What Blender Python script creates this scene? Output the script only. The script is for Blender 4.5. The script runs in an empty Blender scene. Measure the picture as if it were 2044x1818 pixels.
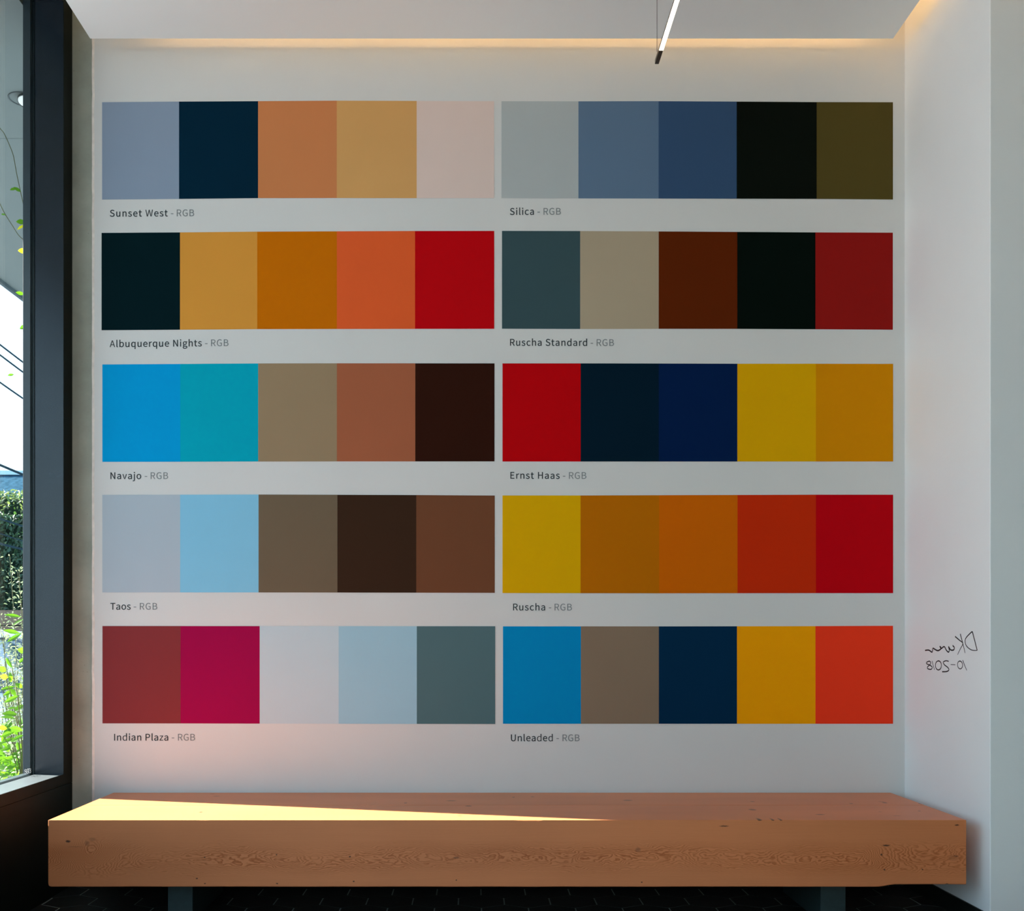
import bpy, bmesh, math, random
from mathutils import Vector, Matrix, noise as mnoise

SC = bpy.context.scene
COL = SC.collection
random.seed(11)

# ------------------------------------------------------------------ camera
F = 2100.0            # focal length in pixels of the 2044 px wide frame
PX, PY = 944.0, 1280.0  # where the optical axis meets the frame
HC = 1.18             # camera height (m); camera at x = 0, y = 0 looking along +Y
cam_d = bpy.data.cameras.new('camera')
cam = bpy.data.objects.new('camera', cam_d)
COL.objects.link(cam)
cam.location = (0, 0, HC)
cam.rotation_euler = (math.pi / 2, 0, 0)
cam_d.sensor_fit = 'HORIZONTAL'
cam_d.sensor_width = 36.0
cam_d.lens = F / 2044.0 * 36.0
cam_d.shift_x = (1022.0 - PX) / 2044.0
cam_d.shift_y = (PY - 909.0) / 2044.0
cam_d.clip_end = 300
SC.camera = cam

# ------------------------------------------------------------------ sky, sun, exposure
SC.view_settings.view_transform = 'Standard'
SC.view_settings.look = 'None'
SC.view_settings.gamma = 1.0
SC.view_settings.use_curve_mapping = False
SC.view_settings.exposure = 0.55
SC.cycles.max_bounces = 10
SC.cycles.diffuse_bounces = 7
SC.cycles.sample_clamp_indirect = 6.0

world = bpy.data.worlds.new('sky')
SC.world = world
world.use_nodes = True
wn, wl = world.node_tree.nodes, world.node_tree.links
wn.clear()
w_out = wn.new('ShaderNodeOutputWorld')
w_bg = wn.new('ShaderNodeBackground')
w_tc = wn.new('ShaderNodeTexCoord')
w_sep = wn.new('ShaderNodeSeparateXYZ')
w_ramp = wn.new('ShaderNodeValToRGB')
wl.new(w_tc.outputs['Generated'], w_sep.inputs[0])
wl.new(w_sep.outputs['Z'], w_ramp.inputs[0])
w_ramp.color_ramp.elements[0].position = 0.0
w_ramp.color_ramp.elements[0].color = (0.67, 0.85, 1.0, 1)
w_ramp.color_ramp.elements[1].position = 0.75
w_ramp.color_ramp.elements[1].color = (0.34, 0.58, 0.98, 1)
wl.new(w_ramp.outputs[0], w_bg.inputs['Color'])
w_bg.inputs['Strength'].default_value = 2.0
wl.new(w_bg.outputs[0], w_out.inputs[0])

SUN_EL = math.radians(30)
sun_dir = Vector((0.9686 * math.cos(SUN_EL), -0.2486 * math.cos(SUN_EL), -math.sin(SUN_EL)))
sun_d = bpy.data.lights.new('sun', 'SUN')
sun_d.energy = 36.0
sun_d.angle = math.radians(0.6)
sun_d.color = (1.0, 0.88, 0.84)
sun = bpy.data.objects.new('sun', sun_d)
COL.objects.link(sun)
sun.location = (-12, 8, 9)
sun.rotation_euler = sun_dir.to_track_quat('-Z', 'Y').to_euler()

# ------------------------------------------------------------------ helpers
def P(px, py, y):
    """world point on the plane at depth y that the photograph shows at pixel (px, py)"""
    return Vector(((px - PX) / F * y, y, HC - (py - PY) / F * y))

def lin(c):
    return tuple(((v / 255.0) / 12.92) if v / 255.0 <= 0.04045 else ((v / 255.0 + 0.055) / 1.055) ** 2.4 for v in c)

def mat(name, color, rough=0.5, spec=0.4, metal=0.0, bump=0.0, bscale=60.0, var=0.0, vscale=6.0, emit=None, estr=0.0, coat=0.0):
    m = bpy.data.materials.new(name)
    m.use_nodes = True
    nt = m.node_tree
    b = nt.nodes['Principled BSDF']
    b.inputs['Base Color'].default_value = (*color, 1)
    b.inputs['Roughness'].default_value = rough
    b.inputs['Specular IOR Level'].default_value = spec
    b.inputs['Metallic'].default_value = metal
    b.inputs['Coat Weight'].default_value = coat
    tc = nt.nodes.new('ShaderNodeTexCoord')
    if var > 0:
        n = nt.nodes.new('ShaderNodeTexNoise')
        n.inputs['Scale'].default_value = vscale
        n.inputs['Detail'].default_value = 5
        nt.links.new(tc.outputs['Object'], n.inputs['Vector'])
        r = nt.nodes.new('ShaderNodeMapRange')
        r.inputs['From Min'].default_value = 0.3
        r.inputs['From Max'].default_value = 0.7
        r.inputs['To Min'].default_value = 1 - var
        r.inputs['To Max'].default_value = 1 + var
        nt.links.new(n.outputs['Fac'], r.inputs['Value'])
        x = nt.nodes.new('ShaderNodeVectorMath')
        x.operation = 'SCALE'
        x.inputs[0].default_value = color
        nt.links.new(r.outputs[0], x.inputs['Scale'])
        nt.links.new(x.outputs[0], b.inputs['Base Color'])
    if bump > 0:
        n2 = nt.nodes.new('ShaderNodeTexNoise')
        n2.inputs['Scale'].default_value = bscale
        n2.inputs['Detail'].default_value = 3
        nt.links.new(tc.outputs['Object'], n2.inputs['Vector'])
        bp = nt.nodes.new('ShaderNodeBump')
        bp.inputs['Strength'].default_value = bump
        bp.inputs['Distance'].default_value = 0.002
        nt.links.new(n2.outputs['Fac'], bp.inputs['Height'])
        nt.links.new(bp.outputs[0], b.inputs['Normal'])
    if emit:
        b.inputs['Emission Color'].default_value = (*emit, 1)
        b.inputs['Emission Strength'].default_value = estr
    return m

class MB:
    """collects geometry in world coordinates; build() links it as ONE mesh object"""
    def __init__(self):
        self.v, self.f, self.m = [], [], []
    def add(self, vs, fs, mi=0):
        o = len(self.v)
        self.v += [tuple(p) for p in vs]
        for f in fs:
            self.f.append(tuple(o + i for i in f))
            self.m.append(mi)
    def hexa(self, b, t, mi=0):
        """b, t: four bottom and four top corners, same order, counter-clockwise seen from above"""
        self.add(list(b) + list(t), [(3, 2, 1, 0), (4, 5, 6, 7), (0, 1, 5, 4), (1, 2, 6, 5), (2, 3, 7, 6), (3, 0, 4, 7)], mi)
    def box(self, x0, x1, y0, y1, z0, z1, mi=0):
        self.hexa([(x0, y0, z0), (x1, y0, z0), (x1, y1, z0), (x0, y1, z0)],
                  [(x0, y0, z1), (x1, y0, z1), (x1, y1, z1), (x0, y1, z1)], mi)
    def tube(self, pts, r, seg=8, mi=0, r1=None, cap=True):
        pts = [Vector(p) for p in pts]
        n = len(pts)
        vs, fs = [], []
        for i, p in enumerate(pts):
            d = (pts[min(i + 1, n - 1)] - pts[max(i - 1, 0)]).normalized()
            a = d.cross(Vector((0, 0, 1)))
            if a.length < 1e-3:
                a = d.cross(Vector((0, 1, 0)))
            a.normalize()
            b = d.cross(a)
            rr = r if r1 is None else r + (r1 - r) * i / max(1, n - 1)
            for k in range(seg):
                t = 2 * math.pi * k / seg
                vs.append(p + a * math.cos(t) * rr + b * math.sin(t) * rr)
        for i in range(n - 1):
            for k in range(seg):
                k2 = (k + 1) % seg
                fs.append((i * seg + k, i * seg + k2, (i + 1) * seg + k2, (i + 1) * seg + k))
        if cap:
            fs.append(tuple(range(seg - 1, -1, -1)))
            fs.append(tuple((n - 1) * seg + k for k in range(seg)))
        self.add(vs, fs, mi)
    def loft(self, rings, mi=0, cap=True):
        k = len(rings[0])
        vs = [p for r in rings for p in r]
        fs = []
        for i in range(len(rings) - 1):
            for j in range(k):
                j2 = (j + 1) % k
                fs.append((i * k + j, i * k + j2, (i + 1) * k + j2, (i + 1) * k + j))
        if cap:
            fs.append(tuple(range(k - 1, -1, -1)))
            fs.append(tuple((len(rings) - 1) * k + j for j in range(k)))
        self.add(vs, fs, mi)
    def lathe(self, c, axis, prof, seg=28, mi=0, u=None, cap=True):
        """prof: (distance along axis, radius)"""
        c, axis = Vector(c), Vector(axis).normalized()
        a = axis.orthogonal().normalized() if u is None else Vector(u)
        b = axis.cross(a)
        self.loft([[c + axis * h + (a * math.cos(2 * math.pi * k / seg) + b * math.sin(2 * math.pi * k / seg)) * r
                    for k in range(seg)] for h, r in prof], mi, cap)
    def build(self, name, mats, parent=None, smooth=False, bevel=0.0, recalc=True):
        mats = mats if isinstance(mats, (list, tuple)) else [mats]
        off = parent_loc(parent)
        me = bpy.data.meshes.new(name)
        me.from_pydata([(x - off[0], y - off[1], z - off[2]) for x, y, z in self.v], [], self.f)
        for m in mats:
            me.materials.append(m)
        me.polygons.foreach_set('material_index', self.m)
        if recalc:
            bm = bmesh.new()
            bm.from_mesh(me)
            bmesh.ops.recalc_face_normals(bm, faces=bm.faces)
            bm.to_mesh(me)
            bm.free()
        if smooth:
            me.polygons.foreach_set('use_smooth', [True] * len(me.polygons))
        me.update()
        o = bpy.data.objects.new(name, me)
        COL.objects.link(o)
        if parent:
            o.parent = parent
        if bevel > 0:
            bv = o.modifiers.new('bevel', 'BEVEL')
            bv.width = bevel
            bv.segments = 2
            bv.limit_method = 'ANGLE'
        return o

def parent_loc(p):
    off = Vector((0, 0, 0))
    while p:
        off += Vector(p.location)
        p = p.parent
    return off

def tag(o, label=None, cat=None, group=None, kind=None):
    if label:
        o['label'] = label
    if cat:
        o['category'] = cat
    if group:
        o['group'] = group
    if kind:
        o['kind'] = kind
    return o

def thing(name, loc, label, cat, group=None, kind=None):
    o = bpy.data.objects.new(name, None)
    COL.objects.link(o)
    o.location = loc
    o.empty_display_size = 0.1
    return tag(o, label, cat, group, kind)

def structure(o, label=None):
    return tag(o, label, None, None, 'structure')

# ------------------------------------------------------------------ materials of the room
M_WALLB = mat('white_paint_dimmed', (0.65, 0.632, 0.60), 0.55, 0.3, bump=0.12, bscale=160, var=0.012, vscale=2.5)  # wall white darkened to stand in for dimmer light on the back wall
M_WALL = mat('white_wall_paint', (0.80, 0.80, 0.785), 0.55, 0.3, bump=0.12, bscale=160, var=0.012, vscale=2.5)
M_GREYW = mat('grey_wall_paint', (0.34, 0.34, 0.33), 0.6, 0.2, bump=0.1, bscale=160)
M_CEIL = mat('white_ceiling_paint', (0.84, 0.87, 0.86), 0.7, 0.2, bump=0.08, bscale=120)
M_BLACK = mat('black_window_metal', (0.006, 0.012, 0.019), 0.22, 0.5, bump=0.05, bscale=300, var=0.15, vscale=9)
M_SILL = mat('dusty_black_sill_glare', (0.060, 0.074, 0.080), 0.45, 0.5, bump=0.05, bscale=300, var=0.15, vscale=9)  # dusty black metal, lightened for the sky glare on the sill top
M_STOP = mat('dark_teal_stop', (0.006, 0.014, 0.018), 0.3, 0.5, var=0.1)
M_BEAD = mat('grey_glazing_bead', (0.022, 0.034, 0.042), 0.4, 0.5, var=0.1)
M_GASKET = mat('black_rubber', (0.006, 0.008, 0.008), 0.7, 0.2, bump=0.1)
M_PANEL = mat('black_wall_panel', (0.004, 0.007, 0.005), 0.6, 0.15, bump=0.1, bscale=80, var=0.2)
M_TILE = mat('black_floor_tile', (0.006, 0.008, 0.007), 0.5, 0.3, bump=0.06, bscale=60, var=0.3, vscale=3)
M_GROUT = mat('grey_grout', (0.42, 0.50, 0.47), 0.8, 0.2, bump=0.2, bscale=200)
M_BASE = mat('black_baseboard', (0.007, 0.009, 0.008), 0.5, 0.3, var=0.2)
M_LEG = mat('dark_grey_steel', (0.022, 0.042, 0.042), 0.5, 0.4, bump=0.1, bscale=400, var=0.15, vscale=40)

def concrete():
    m = mat('raw_concrete', (0.2, 0.2, 0.17), 0.8, 0.2, bump=0.35, bscale=45)
    nt = m.node_tree
    b = nt.nodes['Principled BSDF']
    tc = nt.nodes.new('ShaderNodeTexCoord')
    n = nt.nodes.new('ShaderNodeTexNoise')
    n.inputs['Scale'].default_value = 3.2
    n.inputs['Detail'].default_value = 9
    n.inputs['Roughness'].default_value = 0.62
    nt.links.new(tc.outputs['Object'], n.inputs['Vector'])
    r = nt.nodes.new('ShaderNodeValToRGB')
    e = r.color_ramp.elements
    e[0].position, e[0].color = 0.30, (0.27, 0.28, 0.23, 1)
    e[1].position, e[1].color = 0.72, (0.44, 0.45, 0.37, 1)
    nt.links.new(n.outputs['Fac'], r.inputs[0])
    v = nt.nodes.new('ShaderNodeTexVoronoi')
    v.inputs['Scale'].default_value = 26
    nt.links.new(tc.outputs['Object'], v.inputs['Vector'])
    pr = nt.nodes.new('ShaderNodeMapRange')
    pr.inputs['From Min'].default_value = 0.03
    pr.inputs['From Max'].default_value = 0.07
    pr.inputs['To Min'].default_value = 0.65
    pr.inputs['To Max'].default_value = 1.0
    nt.links.new(v.outputs['Distance'], pr.inputs['Value'])
    x = nt.nodes.new('ShaderNodeVectorMath')
    x.operation = 'SCALE'
    nt.links.new(r.outputs[0], x.inputs[0])
    nt.links.new(pr.outputs[0], x.inputs['Scale'])
    nt.links.new(x.outputs[0], b.inputs['Base Color'])
    return m
M_CONC = concrete()

def glass(name, tint=(0.93, 0.98, 0.96), refl=0.05):
    m = bpy.data.materials.new(name)
    m.use_nodes = True
    nt = m.node_tree
    nt.nodes.clear()
    out = nt.nodes.new('ShaderNodeOutputMaterial')
    mix = nt.nodes.new('ShaderNodeMixShader')
    tr = nt.nodes.new('ShaderNodeBsdfTransparent')
    gl = nt.nodes.new('ShaderNodeBsdfGlossy')
    lw = nt.nodes.new('ShaderNodeLayerWeight')
    lw.inputs['Blend'].default_value = 0.5
    pw = nt.nodes.new('ShaderNodeMath')
    pw.operation = 'POWER'
    pw.inputs[1].default_value = 5.0
    nt.links.new(lw.outputs['Facing'], pw.inputs[0])
    mr = nt.nodes.new('ShaderNodeMapRange')
    mr.inputs['To Min'].default_value = 0.03
    nt.links.new(pw.outputs[0], mr.inputs['Value'])
    tr.inputs['Color'].default_value = (*tint, 1)
    gl.inputs['Roughness'].default_value = 0.0
    nt.links.new(mr.outputs[0], mix.inputs[0])
    nt.links.new(tr.outputs[0], mix.inputs[1])
    nt.links.new(gl.outputs[0], mix.inputs[2])
    nt.links.new(mix.outputs[0], out.inputs[0])
    return m
M_GLASS = glass('clear_glass')

# ------------------------------------------------------------------ the room
YW = 5.09                       # back wall
XR = (1806 - PX) / F * YW       # white return wall on the right
YJ = 4.25                       # front edge of that return
XL = -1.9414                    # inner face of the window wall
ZT = 4.46                       # structural ceiling

# floor: black hexagon tiles set in grey grout
W6 = 0.2075
S6 = W6 / math.sqrt(3)
fl = MB()
fl.box(-2.2, 4.6, -1.2, 5.3, -0.12, -0.0012, 1)
row = -40
while True:
    cy = 4.778 + row * 1.5 * S6
    if cy > 5.2:
        break
    if cy > -1.1:
        x = -0.066 + W6 / 2 + (W6 / 2 if row % 2 else 0) - 10 * W6
        while x < 4.6:
            if -2.1 < x and not (x > XR + 0.15 and cy > YJ + 0.2):
                rr = S6 - 0.0030
                a6 = [math.pi / 6 + k * math.pi / 3 for k in range(6)]
                top = [(x + (rr - 0.0006) * math.cos(a), cy + (rr - 0.0006) * math.sin(a), 0.0) for a in a6]
                bot = [(x + rr * math.cos(a), cy + rr * math.sin(a), -0.0013) for a in a6]
                fl.add(bot + top, [(6, 7, 8, 9, 10, 11)] + [(k, (k + 1) % 6, 6 + (k + 1) % 6, 6 + k) for k in range(6)], 0)
            x += W6
    row += 1
structure(fl.build('floor', [M_TILE, M_GROUT]), 'black hexagon tile floor with thin grey grout')

# back wall, its left edge a little ragged where the plaster meets the concrete
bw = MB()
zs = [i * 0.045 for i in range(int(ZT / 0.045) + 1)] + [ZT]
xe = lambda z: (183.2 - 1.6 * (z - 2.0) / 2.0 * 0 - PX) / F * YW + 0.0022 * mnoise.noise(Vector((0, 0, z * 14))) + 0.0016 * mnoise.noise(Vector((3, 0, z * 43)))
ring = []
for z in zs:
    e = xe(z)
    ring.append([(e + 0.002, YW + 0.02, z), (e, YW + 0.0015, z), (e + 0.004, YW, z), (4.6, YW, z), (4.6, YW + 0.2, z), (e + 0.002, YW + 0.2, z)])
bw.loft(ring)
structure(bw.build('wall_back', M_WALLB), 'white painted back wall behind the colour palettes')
cc = MB()
cc.hexa([((141 - PX) / F * YW - 0.12, YW + 0.008, 0), ((186 - PX) / F * YW + 0.05, YW + 0.008, 0), ((186 - PX) / F * YW + 0.05, YW + 0.3, 0), ((141 - PX) / F * YW - 0.12, YW + 0.3, 0)],
        [((141 - PX) / F * YW - 0.12, YW + 0.008, ZT), ((186 - PX) / F * YW + 0.05, YW + 0.008, ZT), ((186 - PX) / F * YW + 0.05, YW + 0.3, ZT), ((141 - PX) / F * YW - 0.12, YW + 0.3, ZT)])
structure(cc.build('concrete_column', M_CONC), 'narrow strip of raw grey concrete column beside the window')

tr = MB()
ring = []
for z in zs:
    e = xe(z)
    w_ = 0.0085 + 0.003 * mnoise.noise(Vector((7, 0, z * 9)))
    ring.append([(e + 0.0005, YW - 0.0002, z), (e + 0.0025, YW - 0.0022, z), (e + w_, YW - 0.0018, z), (e + w_ + 0.004, YW - 0.0001, z)])
tr.loft(ring)
structure(tr.build('trim_1', mat('bare_plaster_edge', (0.78, 0.70, 0.63), 0.8, 0.2, bump=0.3, bscale=90, var=0.1, vscale=30)), 'ragged pale plaster edge between concrete and white wall')

# return wall and the wall that faces the camera on the right
wr = MB()
wr.add([(XR, YJ, 0), (XR, YW + 0.1, 0), (XR + 0.12, YW + 0.1, 0), (XR + 0.12, YJ + 0.12, 0), (4.6, YJ + 0.12, 0), (4.6, YJ, 0),
        (XR, YJ, ZT), (XR, YW + 0.1, ZT), (XR + 0.12, YW + 0.1, ZT), (XR + 0.12, YJ + 0.12, ZT), (4.6, YJ + 0.12, ZT), (4.6, YJ, ZT)],
       [(0, 1, 7, 6), (1, 2, 8, 7), (2, 3, 9, 8), (3, 4, 10, 9), (4, 5, 11, 10), (5, 0, 6, 11), (3, 2, 1, 0), (5, 4, 3, 0), (6, 7, 8, 9), (6, 9, 10, 11)])
structure(wr.build('wall_right', M_WALL, bevel=0.003), 'white return wall at the right end of the bench')
w4 = MB()
w4.box(4.6, 4.75, -1.2, 5.3, 0, ZT)
structure(w4.build('wall_far_right', M_GREYW))
bb = MB()
bb.box(XR - 0.008, XR + 0.001, YJ - 0.008, YW, 0.0, 0.078)
bb.box(XR - 0.008, 4.6, YJ - 0.008, YJ + 0.001, 0.0, 0.078)
structure(bb.build('baseboard_right', M_BASE, bevel=0.002), 'black baseboard at the foot of the white return wall')
bb = MB()
bb.box(XL, XR - 0.008, YW - 0.0075, YW - 0.0002, 0.0, 0.078)
structure(bb.build('baseboard_back', M_BASE), 'black baseboard along the back wall under the bench')
# wall with the window
wlft = MB()
wlft.box(-2.26, XL, 1.45, 5.4, 0.0, 0.4965)
structure(wlft.build('wall_left', M_PANEL), 'black wall panel under the window')
wl2 = MB()
wl2.box(-2.26, XL, 1.45, 5.4, 4.30, ZT + 0.1)
wl2.box(-2.26, XL, -1.35, 1.45, 4.30, ZT + 0.1)
wl2.box(-2.26, XL, -1.35, 1.45, 0.0, 0.30)
wl2.box(-2.26, XL, -1.35, -1.20, 0.30, 4.30)
structure(wl2.build('wall_left', M_PANEL))
# rear wall with an opening added and sized for daylight (behind the camera)
wre = MB()
wre.box(XL, 4.75, -1.35, -1.2, 4.15, ZT)
wre.box(XL, 0.4, -1.35, -1.2, 0, 0.12)
wre.box(0.4, 4.75, -1.35, -1.2, 0, 4.15)
structure(wre.build('wall_rear', M_GREYW))
# structural ceiling and the dropped ceiling panel with a gap along its edges
ce = MB()
ce.box(-2.26, 4.75, -1.35, 5.4, ZT, ZT + 0.12)
structure(ce.build('ceiling', M_CEIL))
XP0 = (180 - PX) / F * 4.97
XP1 = (1782.4 - PX) / F * 4.97
ZP = HC + (PY - 77) / F * 4.97
cp = MB()
cp.box(XP0, XP1, -1.0, 4.97, ZP, ZP + 0.036)
cp.box(XP0 + 0.5, XP1 - 0.5, -0.6, 4.3, ZP + 0.036, ZT)
structure(cp.build('ceiling_panel', M_CEIL), 'white dropped ceiling panel with a glowing gap at the back wall')
M_COVE = mat('warm_cove_strip', (0.9, 0.8, 0.7), 0.5, emit=(1.0, 0.60, 0.28), estr=12.5)
cv = MB()
cv.box(XP0 + 0.25, XP1 - 0.06, 4.89, 4.91, ZP + 0.0361, ZP + 0.044)
tag(cv.build('cove_light', M_COVE), 'warm light strip hidden on the ceiling panel, glowing on the back wall', 'light', 'cove lights')
cv = MB()
cv.box(XP1 - 0.08, XP1 - 0.06, 0.5, 4.80, ZP + 0.0361, ZP + 0.044)
tag(cv.build('cove_light', M_COVE), 'warm light strip hidden on the ceiling panel, glowing on the right wall', 'light', 'cove lights')

# window in the left wall: jamb, sill, head, glazing bead, gasket, pane
YG = 4.99
XG = -2.0767
win = structure(thing('window_1', (XL, 3.3, 0.4985), 'tall black framed window at the left end of the bench', None), None)
Z0, Z1 = 0.4985, 4.2120
SILL = 0.5505
j = MB()
j.box(XG, XL - 0.0012, YG, 5.14, Z0, Z1 + 0.09)
j.box(XL - 0.0012, XL, YG + 0.0006, 5.14, Z0, Z1 + 0.09, 1)
j.build('jamb', [M_BLACK, M_PANEL], win)
j = MB()
j.box(XG, XL, 1.45, 1.60, Z0, Z1 + 0.09)
j.build('jamb', M_BLACK, win, bevel=0.002)
j = MB()
j.box(XG, XL - 0.0012, 1.60, YG, Z0, SILL - 0.0008)
j.box(XL - 0.0012, XL, 1.60, YG + 0.0006, Z0, SILL - 0.0008, 2)
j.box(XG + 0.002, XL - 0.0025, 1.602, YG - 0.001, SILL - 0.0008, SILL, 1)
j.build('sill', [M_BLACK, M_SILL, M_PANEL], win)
j = MB()
j.box(XG, XL, 1.60, YG, Z1, Z1 + 0.09)
j.build('head', M_BLACK, win, bevel=0.002)
def u_frame(name, m, xa, xb, ya, yb, zs_, zh, bev):
    """four-sided frame member along jambs, sill and head"""
    g = MB()
    g.box(xa, xb, ya, 5.14, Z0, Z1 + 0.09)
    g.box(xa, xb, 1.45, yb, Z0, Z1 + 0.09)
    g.box(xa, xb, yb, ya, Z0, zs_)
    g.box(xa, xb, yb, ya, zh, Z1 + 0.09)
    return g.build(name, m, win, bevel=bev)
u_frame('gasket', M_GASKET, XG - 0.009, XG, 5.014, 1.58, SILL - 0.012, Z1 + 0.012, 0)
u_frame('inner_stop', M_STOP, XG - 0.021, XG - 0.009, 5.004, 1.585, SILL - 0.006, Z1 + 0.006, 0.0015)
u_frame('glazing_bead', M_BEAD, -2.133, XG - 0.021, 4.985, 1.60, SILL + 0.004, Z1 + 0.004, 0.002)
g = MB()
g.box(XG - 0.0085, XG - 0.0035, 1.585, 5.013, SILL - 0.011, Z1 + 0.011)
g.build('pane', M_GLASS, win)
# added windows for more daylight, behind the camera and along the near left wall
w2 = structure(thing('fill_window_2', (-0.4, -1.28, 0.12), 'added tall window behind the viewer, unseen, letting in daylight', None), None)
g = MB()
for x in (XL, -0.80, 0.34):
    g.box(x, x + 0.06, -1.32, -1.22, 0.12, 4.15)
g.box(XL, 0.4, -1.32, -1.22, 0.12, 0.18)
g.box(XL, 0.4, -1.32, -1.22, 4.09, 4.15)
g.build('frame', M_BLACK, w2)
g = MB()
g.box(XL + 0.06, 0.34, -1.275, -1.27, 0.18, 4.09)
g.build('pane', M_GLASS, w2)
w3 = structure(thing('fill_window_3', (-2.1, 0.1, 0.30), 'added unseen window beside the viewer, letting in daylight', None), None)
g = MB()
for y in (-1.20, 1.39):
    g.box(-2.14, -2.06, y, y + 0.06, 0.30, 4.30)
g.box(-2.14, -2.06, -1.14, 1.39, 0.30, 0.36)
g.box(-2.14, -2.06, -1.14, 1.39, 4.24, 4.30)
g.build('frame', M_BLACK, w3)
g = MB()
g.box(-2.10, -2.094, -1.14, 1.39, 0.36, 4.24)
g.build('pane', M_GLASS, w3)

# ------------------------------------------------------------------ bench: two heavy timbers on steel legs
YF, YB, ZS = 4.300, 5.080, 0.450
BX0, BX1 = (96 - PX) / F * YF, (1929 - PX) / F * YF
BZ = 0.1767
bench = thing('bench', ((BX0 + BX1) / 2, (YF + YB) / 2, 0.0),
              'long low bench of two heavy pale timbers on dark steel legs', 'bench')
BO = Vector(bench.location)

def wood(name, base, dark, face_y, zc, knots, seed, top_ring=False, vein=1.15):
    """plain-sawn timber: growth rings around a wandering pith, seen as flame figure where they run parallel to a face.
    knots: (centre, radii, strength) in bench coordinates"""
    m = bpy.data.materials.new(name)
    m.use_nodes = True
    nt = m.node_tree
    N, L = nt.nodes.new, nt.links.new
    b = nt.nodes['Principled BSDF']
    b.inputs['Roughness'].default_value = 0.42
    b.inputs['Specular IOR Level'].default_value = 0.35
    tc = N('ShaderNodeTexCoord')
    sep = N('ShaderNodeSeparateXYZ')
    L(tc.outputs['Object'], sep.inputs[0])
    def math_(op, a, c=None):
        n = N('ShaderNodeMath')
        n.operation = op
        for i, q in enumerate((a, c)):
            if q is None:
                continue
            if isinstance(q, (int, float)):
                n.inputs[i].default_value = q
            else:
                L(q, n.inputs[i])
        return n.outputs[0]
    def nz(scale, detail=2.0, off=0.0, rough=0.5):
        mp = N('ShaderNodeMapping')
        mp.inputs['Scale'].default_value = scale
        mp.inputs['Location'].default_value = (seed + off, seed * 0.7 + off, off)
        L(tc.outputs['Object'], mp.inputs['Vector'])
        n = N('ShaderNodeTexNoise')
        n.inputs['Scale'].default_value = 1.0
        n.inputs['Detail'].default_value = detail
        n.inputs['Roughness'].default_value = rough
        L(mp.outputs[0], n.inputs['Vector'])
        return math_('SUBTRACT', n.outputs['Fac'], 0.5)
    # distance of the surface from the pith
    depth = math_('ADD', math_('SUBTRACT', sep.outputs['Y'], face_y), 0.060)
    depth = math_('ADD', depth, math_('MULTIPLY', nz((1.5, 0.5, 1.0), 1.5), 0.150))
    depth = math_('ADD', depth, math_('MULTIPLY', nz((9.0, 2.0, 16.0), 2.5, 5.0), 0.036))
    zz = math_('SUBTRACT', sep.outputs['Z'], zc)
    zz = math_('ADD', zz, math_('MULTIPLY', nz((2.2, 0.5, 3.0), 1.0, 9.0), 0.045))
    r = math_('SQRT', math_('ADD', math_('MULTIPLY', depth, depth), math_('MULTIPLY', zz, zz)))
    # a grown-over branch near the left end bends the rings
    for (kx, kz, sx, sz, amp) in ((-1.705, 0.312, 0.075, 0.055, 0.085), (1.66, 0.30, 0.10, 0.03, 0.03)):
        dx = math_('DIVIDE', math_('SUBTRACT', sep.outputs['X'], kx), sx)
        dz = math_('DIVIDE', math_('SUBTRACT', sep.outputs['Z'], kz), sz)
        d2 = math_('ADD', math_('MULTIPLY', dx, dx), math_('MULTIPLY', dz, dz))
        r = math_('ADD', r, math_('MULTIPLY', math_('EXPONENT', math_('MULTIPLY', d2, -0.5)), amp))
    r = math_('ADD', r, math_('MULTIPLY', nz((16.0, 3.0, 75.0), 2.0, 13.0), 0.0085))
    ph = math_('MULTIPLY', r, 300.0)
    fr = math_('FRACT', ph)
    late = N('ShaderNodeMapRange')
    late.interpolation_type = 'SMOOTHSTEP'
    late.inputs['From Min'].default_value = 0.30
    late.inputs['From Max'].default_value = 0.92
    L(fr, late.inputs['Value'])
    edge = N('ShaderNodeMapRange')
    edge.interpolation_type = 'SMOOTHSTEP'
    edge.inputs['From Min'].default_value = 0.90
    edge.inputs['From Max'].default_value = 1.0
    edge.inputs['To Min'].default_value = 1.0
    edge.inputs['To Max'].default_value = 0.0
    L(fr, edge.inputs['Value'])
    ring = math_('MULTIPLY', late.outputs[0], edge.outputs[0])
    # rings show where the surface runs along them, and fade into fine straight grain elsewhere
    fine = math_('ADD', math_('MULTIPLY', nz((3.0, 260.0, 260.0), 3.0, 2.0, 0.6), 0.55), 0.36)
    figm = N('ShaderNodeMapRange')
    figm.inputs['From Min'].default_value = 0.030
    figm.inputs['From Max'].default_value = 0.080
    figm.inputs['To Min'].default_value = 1.25
    figm.inputs['To Max'].default_value = 0.12
    L(math_('ABSOLUTE', zz), figm.inputs['Value'])
    patch = math_('ADD', math_('MULTIPLY', nz((1.7, 3.0, 7.0), 2.0, 17.0), 1.6), 0.55)
    fig = math_('MULTIPLY', math_('MULTIPLY', figm.outputs[0], patch), vein)
    if top_ring:
        fig = math_('MULTIPLY', fig, 0.5)
    mixv = math_('ADD', math_('MULTIPLY', ring, fig), math_('MULTIPLY', fine, 0.40))
    mx = N('ShaderNodeMix')
    mx.data_type = 'RGBA'
    mx.clamp_factor = True
    L(mixv, mx.inputs[0])
    mx.inputs[6].default_value = (*base, 1)
    mx.inputs[7].default_value = (*dark, 1)
    # slow tone changes along the plank
    tone = math_('ADD', math_('MULTIPLY', nz((1.3, 4.0, 4.0), 3.0, 30.0), 0.38), 1.0)
    sc = N('ShaderNodeVectorMath')
    sc.operation = 'SCALE'
    L(mx.outputs[2], sc.inputs[0])
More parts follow.
